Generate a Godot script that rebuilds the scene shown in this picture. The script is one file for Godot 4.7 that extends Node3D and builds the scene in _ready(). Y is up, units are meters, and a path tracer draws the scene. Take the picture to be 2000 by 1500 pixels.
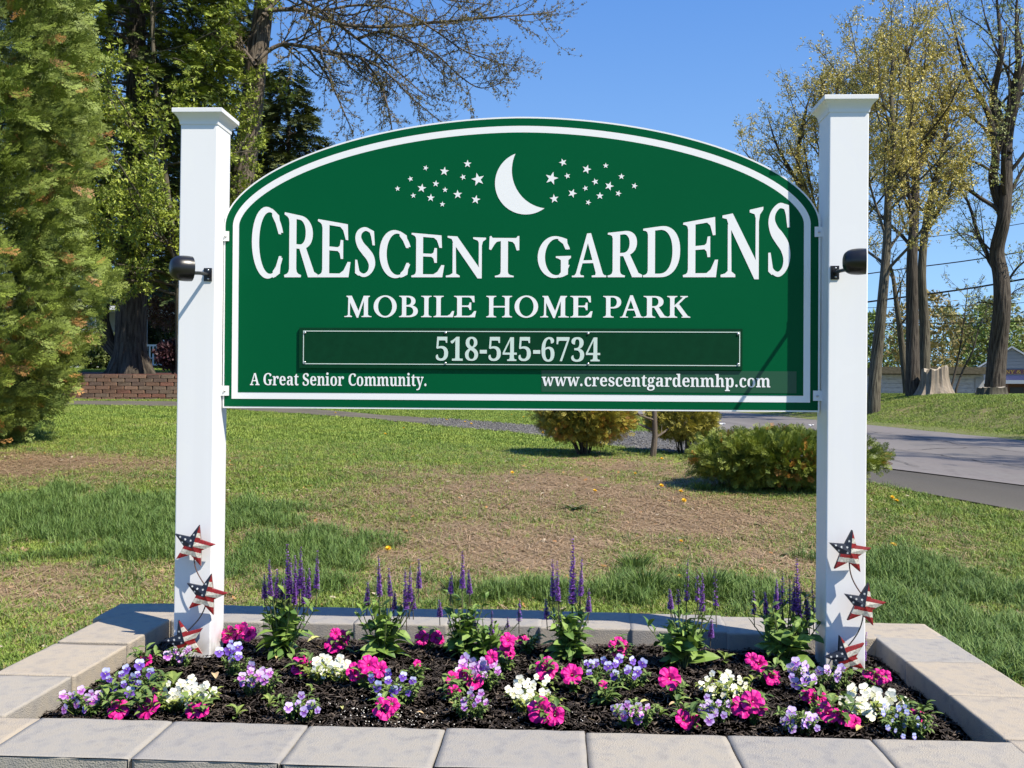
extends Node3D
# An entrance sign between two white posts in a planter, on a lawn beside a road, seen on a clear spring day.
# x runs along the sign, z towards the viewer, y up; the tops of the planter stones lie at y = 0.

const EYE := Vector3(1.0478, 0.8504, 3.1148)
const FOCAL := 1838.52
var cam_basis: Basis
var rng := RandomNumberGenerator.new()
var used := {}
var nz := FastNoiseLite.new()
var nz2 := FastNoiseLite.new()

# ------------------------------------------------------------------ mesh collecting
class MB:
	var v := PackedVector3Array()
	var n := PackedVector3Array()
	var c := PackedColorArray()
	var uv := PackedVector2Array()
	func vert(p: Vector3, nn: Vector3, col: Color, u := Vector2.ZERO) -> void:
		v.push_back(p); n.push_back(nn); c.push_back(col); uv.push_back(u)
	func tri(a: Vector3, b: Vector3, d: Vector3, col := Color.WHITE, ua := Vector2.ZERO, ub := Vector2.ZERO, ud := Vector2.ZERO) -> void:
		var nn := (d - a).cross(b - a).normalized()
		vert(a, nn, col, ua); vert(b, nn, col, ub); vert(d, nn, col, ud)
	func tri3(a: Vector3, b: Vector3, d: Vector3, ca: Color, cb: Color, cd: Color) -> void:
		var nn := (d - a).cross(b - a).normalized()
		vert(a, nn, ca); vert(b, nn, cb); vert(d, nn, cd)
	func quad(a: Vector3, b: Vector3, d: Vector3, e: Vector3, col := Color.WHITE) -> void:
		tri(a, b, d, col, Vector2(0, 0), Vector2(0, 1), Vector2(1, 1)); tri(a, d, e, col, Vector2(0, 0), Vector2(1, 1), Vector2(1, 0))
	func box(c0: Vector3, s: Vector3, col := Color.WHITE, b := Basis.IDENTITY) -> void:
		var h := s * 0.5
		var p: Array[Vector3] = []
		for i in 8:
			p.push_back(c0 + b * Vector3(h.x * (1 if i & 1 else -1), h.y * (1 if i & 2 else -1), h.z * (1 if i & 4 else -1)))
		quad(p[4], p[6], p[7], p[5], col); quad(p[1], p[3], p[2], p[0], col)
		quad(p[0], p[2], p[6], p[4], col); quad(p[5], p[7], p[3], p[1], col)
		quad(p[6], p[2], p[3], p[7], col); quad(p[0], p[4], p[5], p[1], col)
	func tube(pts: PackedVector3Array, rad: PackedFloat32Array, sides: int, col := Color.WHITE, vs := 1.0, cap := false) -> void:
		var m := pts.size()
		var side := Vector3.RIGHT
		var prev: Array = []
		var prevn: Array = []
		var len := 0.0
		for i in m:
			var t := (pts[mini(i + 1, m - 1)] - pts[maxi(i - 1, 0)]).normalized()
			if t.length() < 0.5: t = Vector3.UP
			side = (side - t * side.dot(t))
			if side.length() < 0.05: side = t.cross(Vector3.FORWARD)
			side = side.normalized()
			var up := t.cross(side)
			var ring: Array = []
			var rn: Array = []
			for k in sides + 1:
				var a := TAU * k / sides
				var d := side * cos(a) + up * sin(a)
				ring.push_back(pts[i] + d * rad[i]); rn.push_back(d)
			if i > 0:
				var l2 := len + pts[i].distance_to(pts[i - 1])
				for k in sides:
					var u0 := float(k) / sides
					var u1 := float(k + 1) / sides
					vert(prev[k], prevn[k], col, Vector2(u0, len * vs)); vert(ring[k], rn[k], col, Vector2(u0, l2 * vs)); vert(ring[k + 1], rn[k + 1], col, Vector2(u1, l2 * vs))
					vert(prev[k], prevn[k], col, Vector2(u0, len * vs)); vert(ring[k + 1], rn[k + 1], col, Vector2(u1, l2 * vs)); vert(prev[k + 1], prevn[k + 1], col, Vector2(u1, len * vs))
				len = l2
			prev = ring; prevn = rn
			if cap and (i == 0 or i == m - 1):
				for k in sides:
					if i == 0: tri(pts[i], ring[k], ring[k + 1], col)
					else: tri(pts[i], ring[k + 1], ring[k], col)
	func lens(a: Vector3, dir: Vector3, side: Vector3, l: float, w: float, ca: Color, cb: Color) -> void:
		var m := a + dir * l * 0.45
		tri3(a, m - side * w * 0.5, m + side * w * 0.5, ca, ca.lerp(cb, 0.5), ca.lerp(cb, 0.5))
		tri3(m - side * w * 0.5, a + dir * l, m + side * w * 0.5, ca.lerp(cb, 0.5), cb, ca.lerp(cb, 0.5))
	func mesh() -> ArrayMesh:
		var arr := []
		arr.resize(Mesh.ARRAY_MAX)
		arr[Mesh.ARRAY_VERTEX] = v; arr[Mesh.ARRAY_NORMAL] = n; arr[Mesh.ARRAY_COLOR] = c; arr[Mesh.ARRAY_TEX_UV] = uv
		var am := ArrayMesh.new()
		am.add_surface_from_arrays(Mesh.PRIMITIVE_TRIANGLES, arr)
		return am

# ------------------------------------------------------------------ naming and nodes
func numbered(called: String) -> String:
	var k: int = used.get(called, 0)
	used[called] = k + 1
	return called if k == 0 else "%s_%03d" % [called, k]

func tag(o: Node, label: String, category: String, group := "") -> Node:
	o.set_meta("label", label); o.set_meta("category", category)
	if group != "": o.set_meta("group", group)
	return o

func thing(called: String, label: String, category: String, at_ := Vector3.ZERO, group := "") -> Node3D:
	var o := Node3D.new()
	o.name = numbered(called)
	add_child(o)
	o.position = at_
	tag(o, label, category, group)
	return o

func part(called: String, m: Mesh, mt: Material, parent: Node3D, xf := Transform3D.IDENTITY) -> MeshInstance3D:
	var o := MeshInstance3D.new()
	o.mesh = m
	if mt: o.material_override = mt
	o.transform = xf
	if parent == self:
		o.name = numbered(called)
		add_child(o)
	else:
		o.name = called
		parent.add_child(o, true)
	return o

func struct(called: String, m: Mesh, mt: Material) -> MeshInstance3D:
	var o := part(called, m, mt, self)
	o.set_meta("kind", "structure")
	return o

func many(called: String, m: Mesh, mt: Material, parent: Node3D, xf: Array[Transform3D], cols: PackedColorArray) -> MultiMeshInstance3D:
	var mm := MultiMesh.new()
	mm.transform_format = MultiMesh.TRANSFORM_3D
	mm.use_colors = cols.size() > 0
	mm.mesh = m
	mm.instance_count = xf.size()
	for i in xf.size():
		mm.set_instance_transform(i, xf[i])
		if cols.size() > 0: mm.set_instance_color(i, cols[i])
	var o := MultiMeshInstance3D.new()
	o.multimesh = mm
	o.material_override = mt
	o.set_meta("kind", "stuff")
	if parent == self:
		o.name = numbered(called)
		add_child(o)
	else:
		o.name = called
		parent.add_child(o, true)
	return o

# ------------------------------------------------------------------ materials and textures
func lin(r: float, g: float, b: float) -> Color:
	return Color(r, g, b).linear_to_srgb()

func mat(col: Color, rough := 0.7, tex: Texture2D = null, scale := 1.0) -> StandardMaterial3D:
	var m := StandardMaterial3D.new()
	m.albedo_color = col
	m.roughness = rough
	if tex:
		m.albedo_texture = tex
		m.uv1_triplanar = true
		m.uv1_world_triplanar = true
		m.uv1_scale = Vector3.ONE * scale
	return m

func vmat(rough := 0.7, back := 0.0, tex: Texture2D = null, scale := 1.0) -> StandardMaterial3D:
	var m := mat(Color.WHITE, rough, tex, scale)
	m.vertex_color_use_as_albedo = true
	m.cull_mode = BaseMaterial3D.CULL_DISABLED
	if back > 0.0:
		m.backlight_enabled = true
		m.backlight = Color(back, back, back * 0.6)
	return m

# layered noise between colours; stretch > 1 makes streaks along v
func noise_tex(sd: int, freq: float, cols: Array, size := 256, stretch := 1.0, speck := 0.0) -> ImageTexture:
	var f := FastNoiseLite.new()
	f.seed = sd; f.frequency = freq; f.fractal_octaves = 5
	f.noise_type = FastNoiseLite.TYPE_SIMPLEX_SMOOTH
	var im := Image.create(size, size, false, Image.FORMAT_RGB8)
	var r := RandomNumberGenerator.new()
	r.seed = sd
	for y in size:
		for x in size:
			# blend over the border so that the texture tiles
			var fx := float(x) / size
			var fy := float(y) / size
			var a := f.get_noise_2d(x, y / stretch)
			var b := f.get_noise_2d(x - size, y / stretch)
			var c := f.get_noise_2d(x, (y - size) / stretch)
			var d := f.get_noise_2d(x - size, (y - size) / stretch)
			var v := lerpf(lerpf(a, b, fx), lerpf(c, d, fx), fy) * 1.5 * 0.5 + 0.5
			v = clampf(v + (r.randf() - 0.5) * speck, 0.0, 0.999)
			var p := v * (cols.size() - 1)
			im.set_pixel(x, y, (cols[int(p)] as Color).lerp(cols[int(p) + 1], p - int(p)))
	im.generate_mipmaps()
	return ImageTexture.create_from_image(im)

func bump_tex(sd: int, freq: float, size := 256, stretch := 1.0, strength := 4.0) -> ImageTexture:
	var t := noise_tex(sd, freq, [Color.BLACK, Color.WHITE], size, stretch, 0.05)
	var im := t.get_image()
	im.clear_mipmaps()
	im.bump_map_to_normal_map(strength)
	return ImageTexture.create_from_image(im)

# ------------------------------------------------------------------ places
func at(u: float, v: float, depth: float) -> Vector3:
	return EYE + cam_basis * (Vector3((u - 1000.0) / FOCAL, -(v - 750.0) / FOCAL, -1.0) * depth)

func level(u: float, v: float, y: float) -> Vector3:
	var d := at(u, v, 1.0) - EYE
	return EYE + d * ((y - EYE.y) / d.y)

func plan(lat: float, dep: float) -> Vector3:      # lat across, dep away, in the frame of the road
	return Vector3(EYE.x + lat * 0.99861 - dep * 0.05269, 0, EYE.z - lat * 0.05269 - dep * 0.99861)

func latdep(x: float, z: float) -> Vector2:
	var rx := x - EYE.x
	var rz := z - EYE.z
	return Vector2(rx * 0.99861 - rz * 0.05269, -rx * 0.05269 - rz * 0.99861)

func ground_h(lat: float, dep: float) -> float:
	var s := 0.0417
	if lat > 6.0: s = 0.006
	elif lat > 4.5: s = lerpf(0.015, 0.006, (lat - 4.5) / 1.5)
	elif lat > 1.5: s = lerpf(0.023, 0.015, (lat - 1.5) / 3.0)
	elif lat > -6.0: s = lerpf(0.0417, 0.023, (lat + 6.0) / 7.5)
	var h := -0.11 + s * clampf(dep - 3.6, -2.0, 17.0) + s * 0.2 * clampf(dep - 20.6, 0.0, 30.0)
	# raised bed and yard behind the block wall on the left
	var yard := smoothstep(-3.6, -5.4, lat)
	h += yard * (smoothstep(20.75, 21.0, dep) * 0.56 + 0.022 * clampf(dep - 21.0, 0.0, 20.0))
	# bank beyond the road
	var bank := smoothstep(9.2, 12.8, lat) * (1.0 - 0.6 * smoothstep(38.0, 55.0, dep)) * (1.0 - 0.6 * smoothstep(20.0, 32.0, lat))
	h += bank * (0.80 - (-0.11 + s * 17.0))
	h -= 0.32 * (1.0 - smoothstep(4.5, 10.5, dep))
	h += 0.02 * nz.get_noise_2d(lat * 9.0, dep * 9.0) * smoothstep(3.5, 6.0, dep)
	return h

func gp(lat: float, dep: float, up := 0.0) -> Vector3:
	var p := plan(lat, dep)
	p.y = ground_h(lat, dep) + up
	return p

func gxz(x: float, z: float) -> float:
	var q := latdep(x, z)
	return ground_h(q.x, q.y)

# where a sight line meets the ground, for things that stand there
func stand(u: float, v: float) -> Vector3:
	var d := at(u, v, 1.0) - EYE
	var t := 3.0
	while t < 60.0:
		var p := EYE + d * t
		if p.y <= gxz(p.x, p.z): return Vector3(p.x, gxz(p.x, p.z), p.z)
		t += 0.02
	return EYE + d * 60.0

const NEAR_EDGE: Array[Vector2] = [Vector2(-26, 18.9), Vector2(-12, 18.7), Vector2(-6.4, 18.1), Vector2(-2.8, 16.9), Vector2(0, 14.9), Vector2(1.5, 12.4), Vector2(2.9, 10.6), Vector2(3.6, 9.2)]
const FAR_EDGE: Array[Vector2] = [Vector2(-26, 20.2), Vector2(-12, 20.1), Vector2(-7.3, 19.6), Vector2(-3.4, 18.4), Vector2(0, 16.7), Vector2(2.0, 15.7), Vector2(3.0, 16.6), Vector2(3.6, 18.0)]

func edge_at(e: Array[Vector2], lat: float) -> float:
	if lat <= e[0].x: return e[0].y
	for i in e.size() - 1:
		if lat <= e[i + 1].x:
			return lerpf(e[i].y, e[i + 1].y, (lat - e[i].x) / (e[i + 1].x - e[i].x))
	return e[e.size() - 1].y

func paved(lat: float, dep: float) -> bool:
	if lat > grass_edge(dep) and lat < 9.3: return true
	if lat < 3.6 and dep > edge_at(NEAR_EDGE, lat) and dep < edge_at(FAR_EDGE, lat): return true
	return lat < -4.2 and dep > 20.3 and dep < 21.3

func along(pts: Array[Vector2], x: float) -> float:
	if x <= pts[0].x: return pts[0].y
	for i in pts.size() - 1:
		if x <= pts[i + 1].x: return lerpf(pts[i].y, pts[i + 1].y, (x - pts[i].x) / (pts[i + 1].x - pts[i].x))
	return pts[pts.size() - 1].y

var lawn_rim: Array[Vector2] = []      # (away, across) where the lawn ends on the right
var road_rim: Array[Vector2] = []

func grass_edge(dep: float) -> float:
	return along(lawn_rim, dep)

func road_edge(dep: float) -> float:
	return along(road_rim, dep)

var bare_spots := []
var long_spots := []

func survey() -> void:
	for k in 2:
		var r: Array[Vector2] = [Vector2(1.0, 9.19), Vector2(5.5, 7.0 if k == 0 else 8.6)]
		for q in ([[2000, 1008], [1825, 975], [1713, 947]] if k == 0 else [[2000, 954], [1850, 935], [1713, 919]]):
			var p := stand(q[0], q[1])
			var l := latdep(p.x, p.z)
			r.push_back(Vector2(l.y, l.x))
		var e := 3.3 if k == 0 else 3.5
		r.push_back(Vector2(r[4].x + 1.0, e)); r.push_back(Vector2(80.0, e))
		if k == 0: lawn_rim = r
		else: road_rim = r
	for q in [[1130, 965, 1.3, 1.7, 1.0], [1330, 1010, 1.2, 1.4, 0.95], [1000, 1065, 1.0, 0.9, 1.0], [1240, 912, 1.3, 1.0, 0.95], [1470, 1080, 0.9, 0.6, 0.8], [860, 960, 0.9, 1.2, 0.8], [700, 1030, 0.9, 0.8, 0.7], [70, 910, 1.3, 1.0, 1.0], [330, 905, 0.9, 0.6, 0.7], [60, 1150, 0.6, 0.5, 0.65], [250, 1165, 0.6, 0.4, 0.65], [300, 832, 2.0, 0.8, 0.5], [770, 1090, 0.8, 0.5, 0.8], [1540, 1010, 0.8, 0.8, 0.7], [470, 1120, 0.5, 0.4, 0.6]]:
		var p := stand(q[0], q[1])
		bare_spots.push_back([p.x, p.z, q[2], q[3], q[4]])
	for q in [[60, 1010, 1.2, 0.8, 1.0], [230, 1030, 0.8, 0.7, 1.0], [320, 1060, 0.5, 0.6, 1.0], [560, 1080, 0.45, 0.6, 0.9], [500, 1010, 0.5, 0.5, 0.7], [660, 1090, 0.3, 0.5, 0.9], [600, 1150, 0.35, 0.25, 0.9], [970, 1172, 0.28, 0.2, 1.0], [1065, 1168, 0.25, 0.2, 0.9], [1220, 1165, 0.26, 0.26, 1.0], [1380, 1165, 0.35, 0.3, 1.0], [1500, 1170, 0.4, 0.25, 0.6], [1750, 1120, 0.5, 0.5, 1.0], [1760, 1200, 0.4, 0.4, 1.0], [1860, 1240, 0.5, 0.4, 1.0], [1960, 1300, 0.5, 0.5, 0.9], [1920, 1170, 0.6, 0.4, 0.7]]:
		var p := stand(q[0], q[1])
		long_spots.push_back([p.x, p.z, q[2], q[3], q[4]])

# how bare and brown the lawn is, 0..1
func bare(lat: float, dep: float) -> float:
	var b := 0.0
	var w := plan(lat, dep)
	for g in bare_spots:
		var q := Vector2((w.x - g[0]) / g[2], (w.z - g[1]) / g[3])
		b = maxf(b, g[4] * exp(-q.length_squared() * 0.8))
	b += 0.38 * nz.get_noise_2d(lat * 38.0, dep * 38.0) + 0.18 * nz2.get_noise_2d(lat * 90.0, dep * 90.0)
	if lat > 9.0: b = 0.25 + 0.5 * nz.get_noise_2d(lat * 25.0, dep * 25.0)
	return clampf(b, 0.0, 1.0)

func _ready() -> void:
	rng.seed = 11
	nz.seed = 4; nz.frequency = 0.02; nz.fractal_octaves = 3
	nz2.seed = 9; nz2.frequency = 0.02; nz2.fractal_octaves = 2
	# camera
	cam_basis = Basis(Vector3.UP, 0.0527) * Basis(Vector3.RIGHT, 0.00728) * Basis(Vector3.BACK, 0.00618)
	var cam := Camera3D.new()
	cam.name = "camera"
	cam.fov = 44.385
	cam.near = 0.05
	cam.far = 600.0
	cam.transform = Transform3D(cam_basis, EYE)
	add_child(cam)
	cam.current = true
	# sky, sun, exposure
	var sm := ProceduralSkyMaterial.new()
	sm.sky_top_color = lin(0.036, 0.142, 0.455)
	sm.sky_horizon_color = lin(0.33, 0.56, 0.80)
	sm.sky_curve = 0.17
	sm.ground_bottom_color = lin(0.10, 0.10, 0.07)
	sm.ground_horizon_color = lin(0.22, 0.26, 0.24)
	sm.sun_angle_max = 40.0
	sm.sun_curve = 0.12
	var sky := Sky.new()
	sky.sky_material = sm
	var env := Environment.new()
	env.background_mode = Environment.BG_SKY
	env.sky = sky
	env.tonemap_mode = Environment.TONE_MAPPER_LINEAR
	env.tonemap_exposure = 1.6
	env.background_energy_multiplier = 1.0
	env.sdfgi_enabled = true
	env.ssao_enabled = true
	env.ssil_enabled = true
	var we := WorldEnvironment.new()
	we.name = "world"
	we.environment = env
	add_child(we)
	var sun := DirectionalLight3D.new()
	sun.name = "sun"
	sun.light_energy = 1.58
	sun.light_color = Color(1.0, 0.965, 0.90)
	sun.light_angular_distance = 0.5
	sun.shadow_enabled = true
	add_child(sun)
	sun.look_at_from_position(Vector3(16.5, 24, 10), Vector3.ZERO, Vector3.UP)

	survey()
	build_materials()
	build_ground()
	build_planter()
	build_sign()
	build_left_side()
	build_right_side()
	build_woods()
	build_lawn()
	build_bushes()
	build_flowers()
	build_small()

var M := {}

func build_materials() -> void:
	var speck := noise_tex(21, 0.09, [Color(0.74, 0.74, 0.74), Color(0.88, 0.87, 0.86), Color(0.98, 0.97, 0.95), Color(1, 1, 1)], 256, 1.0, 0.5)
	var stone_t := noise_tex(5, 0.012, [Color(0.82, 0.80, 0.79), Color(0.93, 0.92, 0.91), Color(1.0, 0.97, 0.92), Color(0.86, 0.85, 0.85)], 512, 1.0, 0.32)
	var stone_n := bump_tex(31, 0.3, 256, 1.0, 5.0)
	M.stone = []
	for c in [lin(0.38, 0.345, 0.295), lin(0.35, 0.335, 0.31), lin(0.325, 0.318, 0.305), lin(0.385, 0.35, 0.30), lin(0.31, 0.305, 0.30)]:
		var m := mat(c, 0.92, stone_t, 2.6)
		m.normal_enabled = true; m.normal_texture = stone_n; m.normal_scale = 0.3
		M.stone.push_back(m)
	M.split = mat(lin(0.24, 0.23, 0.22), 0.95, noise_tex(8, 0.05, [Color(0.12, 0.12, 0.12), Color(0.5, 0.5, 0.48), Color(1, 1, 0.97)], 256, 1.0, 0.4), 9.0)
	M.soil = mat(lin(0.045, 0.035, 0.028), 0.95, speck, 5.0)
	M.chip = vmat(0.75)
	M.vinyl = mat(lin(0.80, 0.80, 0.80), 0.34, noise_tex(40, 0.008, [Color(0.97, 0.97, 0.98), Color(1, 1, 1)], 128), 1.0)
	M.vinyl_dirty = M.vinyl.duplicate()
	M.vinyl_dirty.vertex_color_use_as_albedo = true
	M.board = mat(lin(0.80, 0.80, 0.80), 0.45)
	var green := mat(lin(0.0008, 0.093, 0.032), 0.36, noise_tex(41, 0.006, [Color(0.93, 0.95, 0.95), Color(1, 1, 1)], 256), 0.7)
	green.metallic_specular = 0.18
	M.green = green
	M.green_dark = mat(lin(0.004, 0.046, 0.020), 0.7, noise_tex(42, 0.05, [Color(0.9, 0.9, 0.9), Color(1, 1, 1)], 128, 1.0, 0.3), 4.0)
	M.green_dark.metallic_specular = 0.15
	M.green_patch = mat(lin(0.010, 0.070, 0.030), 0.42)
	M.pale = mat(lin(0.55, 0.66, 0.60), 0.5)
	M.lamp = mat(lin(0.011, 0.011, 0.012), 0.30)
	M.screw = mat(lin(0.55, 0.55, 0.55), 0.3)
	M.screw.metallic = 0.8
	M.glass = mat(lin(0.25, 0.25, 0.24), 0.1)
	M.wire_red = mat(lin(0.09, 0.045, 0.035), 0.5)
	M.wire_dark = mat(lin(0.03, 0.028, 0.028), 0.5)
	var asph := noise_tex(13, 0.02, [Color(0.80, 0.79, 0.80), Color(0.95, 0.94, 0.94), Color(1, 1, 1), Color(0.86, 0.86, 0.87)], 512, 1.0, 0.35)
	M.asphalt = vmat(0.92, 0.0, asph, 0.55)
	M.gravel = vmat(0.95, 0.0, noise_tex(14, 0.2, [Color(0.48, 0.47, 0.45), Color(0.82, 0.82, 0.81), Color(1, 1, 1)], 256, 1.0, 0.5), 1.6)
	M.ground = vmat(0.95, 0.0, noise_tex(15, 0.06, [Color(0.6, 0.58, 0.52), Color(0.85, 0.84, 0.8), Color(1, 1, 1)], 512, 1.0, 0.4), 1.1)
	M.leaf = vmat(0.6, 0.5)
	M.needle = vmat(0.65, 0.22)
	M.petal = vmat(0.62, 0.30)
	M.blade = vmat(0.6, 0.30)
	M.litter = vmat(0.8)
	M.bark = []
	for c in [lin(0.20, 0.165, 0.13), lin(0.10, 0.083, 0.066), lin(0.16, 0.145, 0.105)]:
		var m := StandardMaterial3D.new()
		m.albedo_color = c
		m.albedo_texture = noise_tex(17, 0.035, [Color(0.15, 0.14, 0.13), Color(0.55, 0.52, 0.48), Color(1, 1, 1), Color(0.70, 0.72, 0.62)], 256, 4.0, 0.3)
		m.normal_enabled = true
		m.normal_texture = bump_tex(17, 0.035, 256, 5.0, 9.0)
		m.normal_scale = 1.0
		m.roughness = 0.9
		m.uv1_scale = Vector3(3, 0.8, 1)
		M.bark.push_back(m)
	M.twig = mat(lin(0.10, 0.085, 0.07), 0.9)

# ------------------------------------------------------------------ ground, road, path
func steps(bounds: Array) -> PackedFloat32Array:
	var r := PackedFloat32Array()
	for i in bounds.size() - 1:
		var a: Array = bounds[i]
		var k := int(round((bounds[i + 1][0] - a[0]) / a[1]))
		for j in k: r.push_back(a[0] + (bounds[i + 1][0] - a[0]) * j / k)
	r.push_back(bounds[bounds.size() - 1][0])
	return r

func sheet(lats: PackedFloat32Array, deps: PackedFloat32Array, pos: Callable, col: Callable) -> ArrayMesh:
	var mb := MB.new()
	var pts := []
	var cols := []
	for d in deps:
		for l in lats:
			pts.push_back(pos.call(l, d)); cols.push_back(col.call(l, d))
	var w := lats.size()
	var nrm := []
	for j in deps.size():
		for i in w:
			var a: Vector3 = pts[j * w + mini(i + 1, w - 1)] - pts[j * w + maxi(i - 1, 0)]
			var b: Vector3 = pts[mini(j + 1, deps.size() - 1) * w + i] - pts[maxi(j - 1, 0) * w + i]
			var q := a.cross(b).normalized()
			nrm.push_back(q if q.y > 0 else -q)
	for j in deps.size() - 1:
		for i in w - 1:
			for k in [[j, i], [j + 1, i], [j + 1, i + 1], [j, i], [j + 1, i + 1], [j, i + 1]]:
				var x: int = k[0] * w + k[1]
				mb.vert(pts[x], nrm[x], cols[x])
	return mb.mesh()

func lawn_color(l: float, d: float) -> Color:
	var g := Color(0.11, 0.17, 0.03).lerp(Color(0.19, 0.21, 0.05), 0.5 + 0.5 * nz2.get_noise_2d(l * 30, d * 30))
	var b := Color(0.40, 0.285, 0.175).lerp(Color(0.31, 0.215, 0.13), 0.5 + 0.6 * nz2.get_noise_2d(l * 60 + 99, d * 60))
	var c := g.lerp(b, clampf(bare(l, d) * 1.25, 0, 1))
	if l < -4.4 and d > 20.9:
		var mulch := smoothstep(25.5, 24.0, d)
		c = c.lerp(Color(0.11, 0.032, 0.018), mulch)
	var e := minf(absf(l - grass_edge(d)), 1.0)
	if e < 0.35 and d < 30.0: c = c.lerp(Color(0.16, 0.13, 0.085), 0.6 * (1.0 - e / 0.35))
	return c

func build_ground() -> void:
	var lats := steps([[-220, 40], [-60, 8], [-20, 1.0], [-9, 0.3], [6, 0.4], [14, 1.0], [24, 6.0], [60, 40], [220, 1]])
	var deps := steps([[-60, 15], [-3, 1.0], [2, 0.3], [20.6, 0.1], [21.2, 0.5], [30, 2.0], [60, 10], [120, 60], [380, 1]])
	struct("ground", sheet(lats, deps, func(l, d): return gp(l, d), lawn_color), M.ground)
	var t := PackedFloat32Array([0, 0.08, 0.2, 0.32, 0.44, 0.56, 0.68, 0.8, 0.92, 1.0])
	var rd := steps([[1, 0.5], [30, 2.0], [130, 1]])
	struct("road", sheet(t, rd, func(f, d):
		var l := lerpf(road_edge(d) + 0.06 * nz2.get_noise_2d(d * 60, 5.0), 9.2 + 0.1 * nz2.get_noise_2d(d * 40, 50.0), f)
		return gp(l, d, 0.035), func(f, d):
		var k := 0.155 + 0.025 * nz.get_noise_2d(f * 300, d * 6) - 0.035 * exp(-pow((f - 0.28) / 0.07, 2)) - 0.03 * exp(-pow((f - 0.62) / 0.08, 2))
		return Color(k * 1.08, k * 0.985, k * 0.92)), M.asphalt)
	var crack_m := mat(lin(0.035, 0.034, 0.034), 0.9)
	for q in [[4.6, 10.5, 0.9, 9.0, 0.02], [6.2, 9.5, -0.5, 7.0, 0.025], [7.4, 12.0, 0.4, 10.0, 0.02], [5.2, 14.0, 3.0, 1.2, 0.025], [4.4, 19.0, 4.0, 0.8, 0.03], [5.8, 11.5, 2.6, 0.5, 0.015]]:
		var cm := MB.new()
		var prev := []
		for i in 31:
			var f := i / 30.0
			var l: float = q[0] + q[2] * f + 0.10 * nz2.get_noise_2d(f * 700 + q[1] * 31, 3.0) + 0.25 * nz.get_noise_2d(f * 120 + q[1] * 17, 8.0)
			var d: float = q[1] + q[3] * f + 0.10 * nz2.get_noise_2d(f * 700, q[0] * 57)
			var w: float = q[4] * (0.6 + 0.5 * nz2.get_noise_2d(f * 900, q[1] * 9)) * (1.0 - 0.6 * absf(2.0 * f - 1.0))
			var n := Vector2(q[3], -q[2]).normalized() * w
			var row := [gp(l - n.x, d - n.y, 0.041), gp(l + n.x, d + n.y, 0.041)]
			if i > 0: cm.quad(prev[0], row[0], row[1], prev[1])
			prev = row
		struct("road_crack", cm.mesh(), crack_m)
	struct("road_shoulder", sheet(PackedFloat32Array([0, 0.2, 0.4, 0.6, 0.8, 1.0]), steps([[1, 0.3], [18, 3.0], [120, 1]]), func(f, d):
		var l := lerpf(grass_edge(d) - 0.05 + 0.30 * nz2.get_noise_2d(d * 160, 9.0), road_edge(d) + 0.12, f)
		return gp(l, d, 0.024), func(f, d):
		var k := 0.9 + 0.25 * nz2.get_noise_2d(f * 150, d * 80)
		return Color(0.125, 0.112, 0.095) * k * lerpf(1.2, 0.8, f)), M.gravel)
	struct("gravel_path", sheet(steps([[-26, 1.0], [-8, 0.4], [3.55, 1]]), PackedFloat32Array([0, 0.2, 0.4, 0.6, 0.8, 1.0]), func(l, f):
		var d := lerpf(edge_at(NEAR_EDGE, l), edge_at(FAR_EDGE, l), f) + 0.25 * nz2.get_noise_2d(l * 70, f * 20)
		return gp(l, d, 0.022), func(l, f):
		var k := 0.9 + 0.3 * nz2.get_noise_2d(l * 60, f * 200)
		return Color(0.19, 0.165, 0.125).lerp(Color(0.17, 0.163, 0.158), clampf((l + 2.0) / 3.0, 0, 1)) * k), M.gravel)

# ------------------------------------------------------------------ planter
func stone_mesh(s: Vector3, sd: int, rough_front := false) -> ArrayMesh:
	# a cast block with rounded, slightly chipped edges
	var f := FastNoiseLite.new()
	f.seed = sd; f.frequency = 9.0
	var h := s * 0.5
	var r := 0.0035
	var mb := MB.new()
	var div := [9, 4, 7]
	for ax in 3:
		for sg: int in [-1, 1]:
			var a: int = (ax + 1) % 3
			var b: int = (ax + 2) % 3
			var na: int = div[a]
			var nb: int = div[b]
			var grid := []
			for i in na + 1:
				for j in nb + 1:
					var q := Vector3.ZERO
					# rows of points close to the edges carry the rounding
					var ti := 0.0 if i == 0 else (1.0 if i == na else lerpf(0.035, 0.965, float(i - 1) / (na - 2)))
					var tj := 0.0 if j == 0 else (1.0 if j == nb else lerpf(0.05, 0.95, float(j - 1) / (nb - 2)))
					q[ax] = h[ax] * sg
					q[a] = lerpf(-h[a], h[a], ti)
					q[b] = lerpf(-h[b], h[b], tj)
					var inner := Vector3(clampf(q.x, -h.x + r, h.x - r), clampf(q.y, -h.y + r, h.y - r), clampf(q.z, -h.z + r, h.z - r))
					var d := (q - inner).normalized()
					var w := f.get_noise_3dv(q) * 0.0022
					var edge := (q - inner).length() / r
					w -= maxf(0.0, edge - 1.05) * 0.004 * (0.5 + f.get_noise_3dv(q * 3.0 + Vector3(5, 5, 5)))
					if rough_front and ax == 2 and sg == 1: w += 0.008 * f.get_noise_3dv(q * 4.0) - 0.004
					grid.push_back([inner + d * (r + w), d])
			for i in na:
				for j in nb:
					var p := [grid[i * (nb + 1) + j], grid[i * (nb + 1) + j + 1], grid[(i + 1) * (nb + 1) + j + 1], grid[(i + 1) * (nb + 1) + j]]
					var o := [0, 1, 2, 0, 2, 3] if sg == 1 else [0, 2, 1, 0, 3, 2]
					for k in o: mb.vert(p[k][0], p[k][1], Color.WHITE)
	return mb.mesh()

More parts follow.
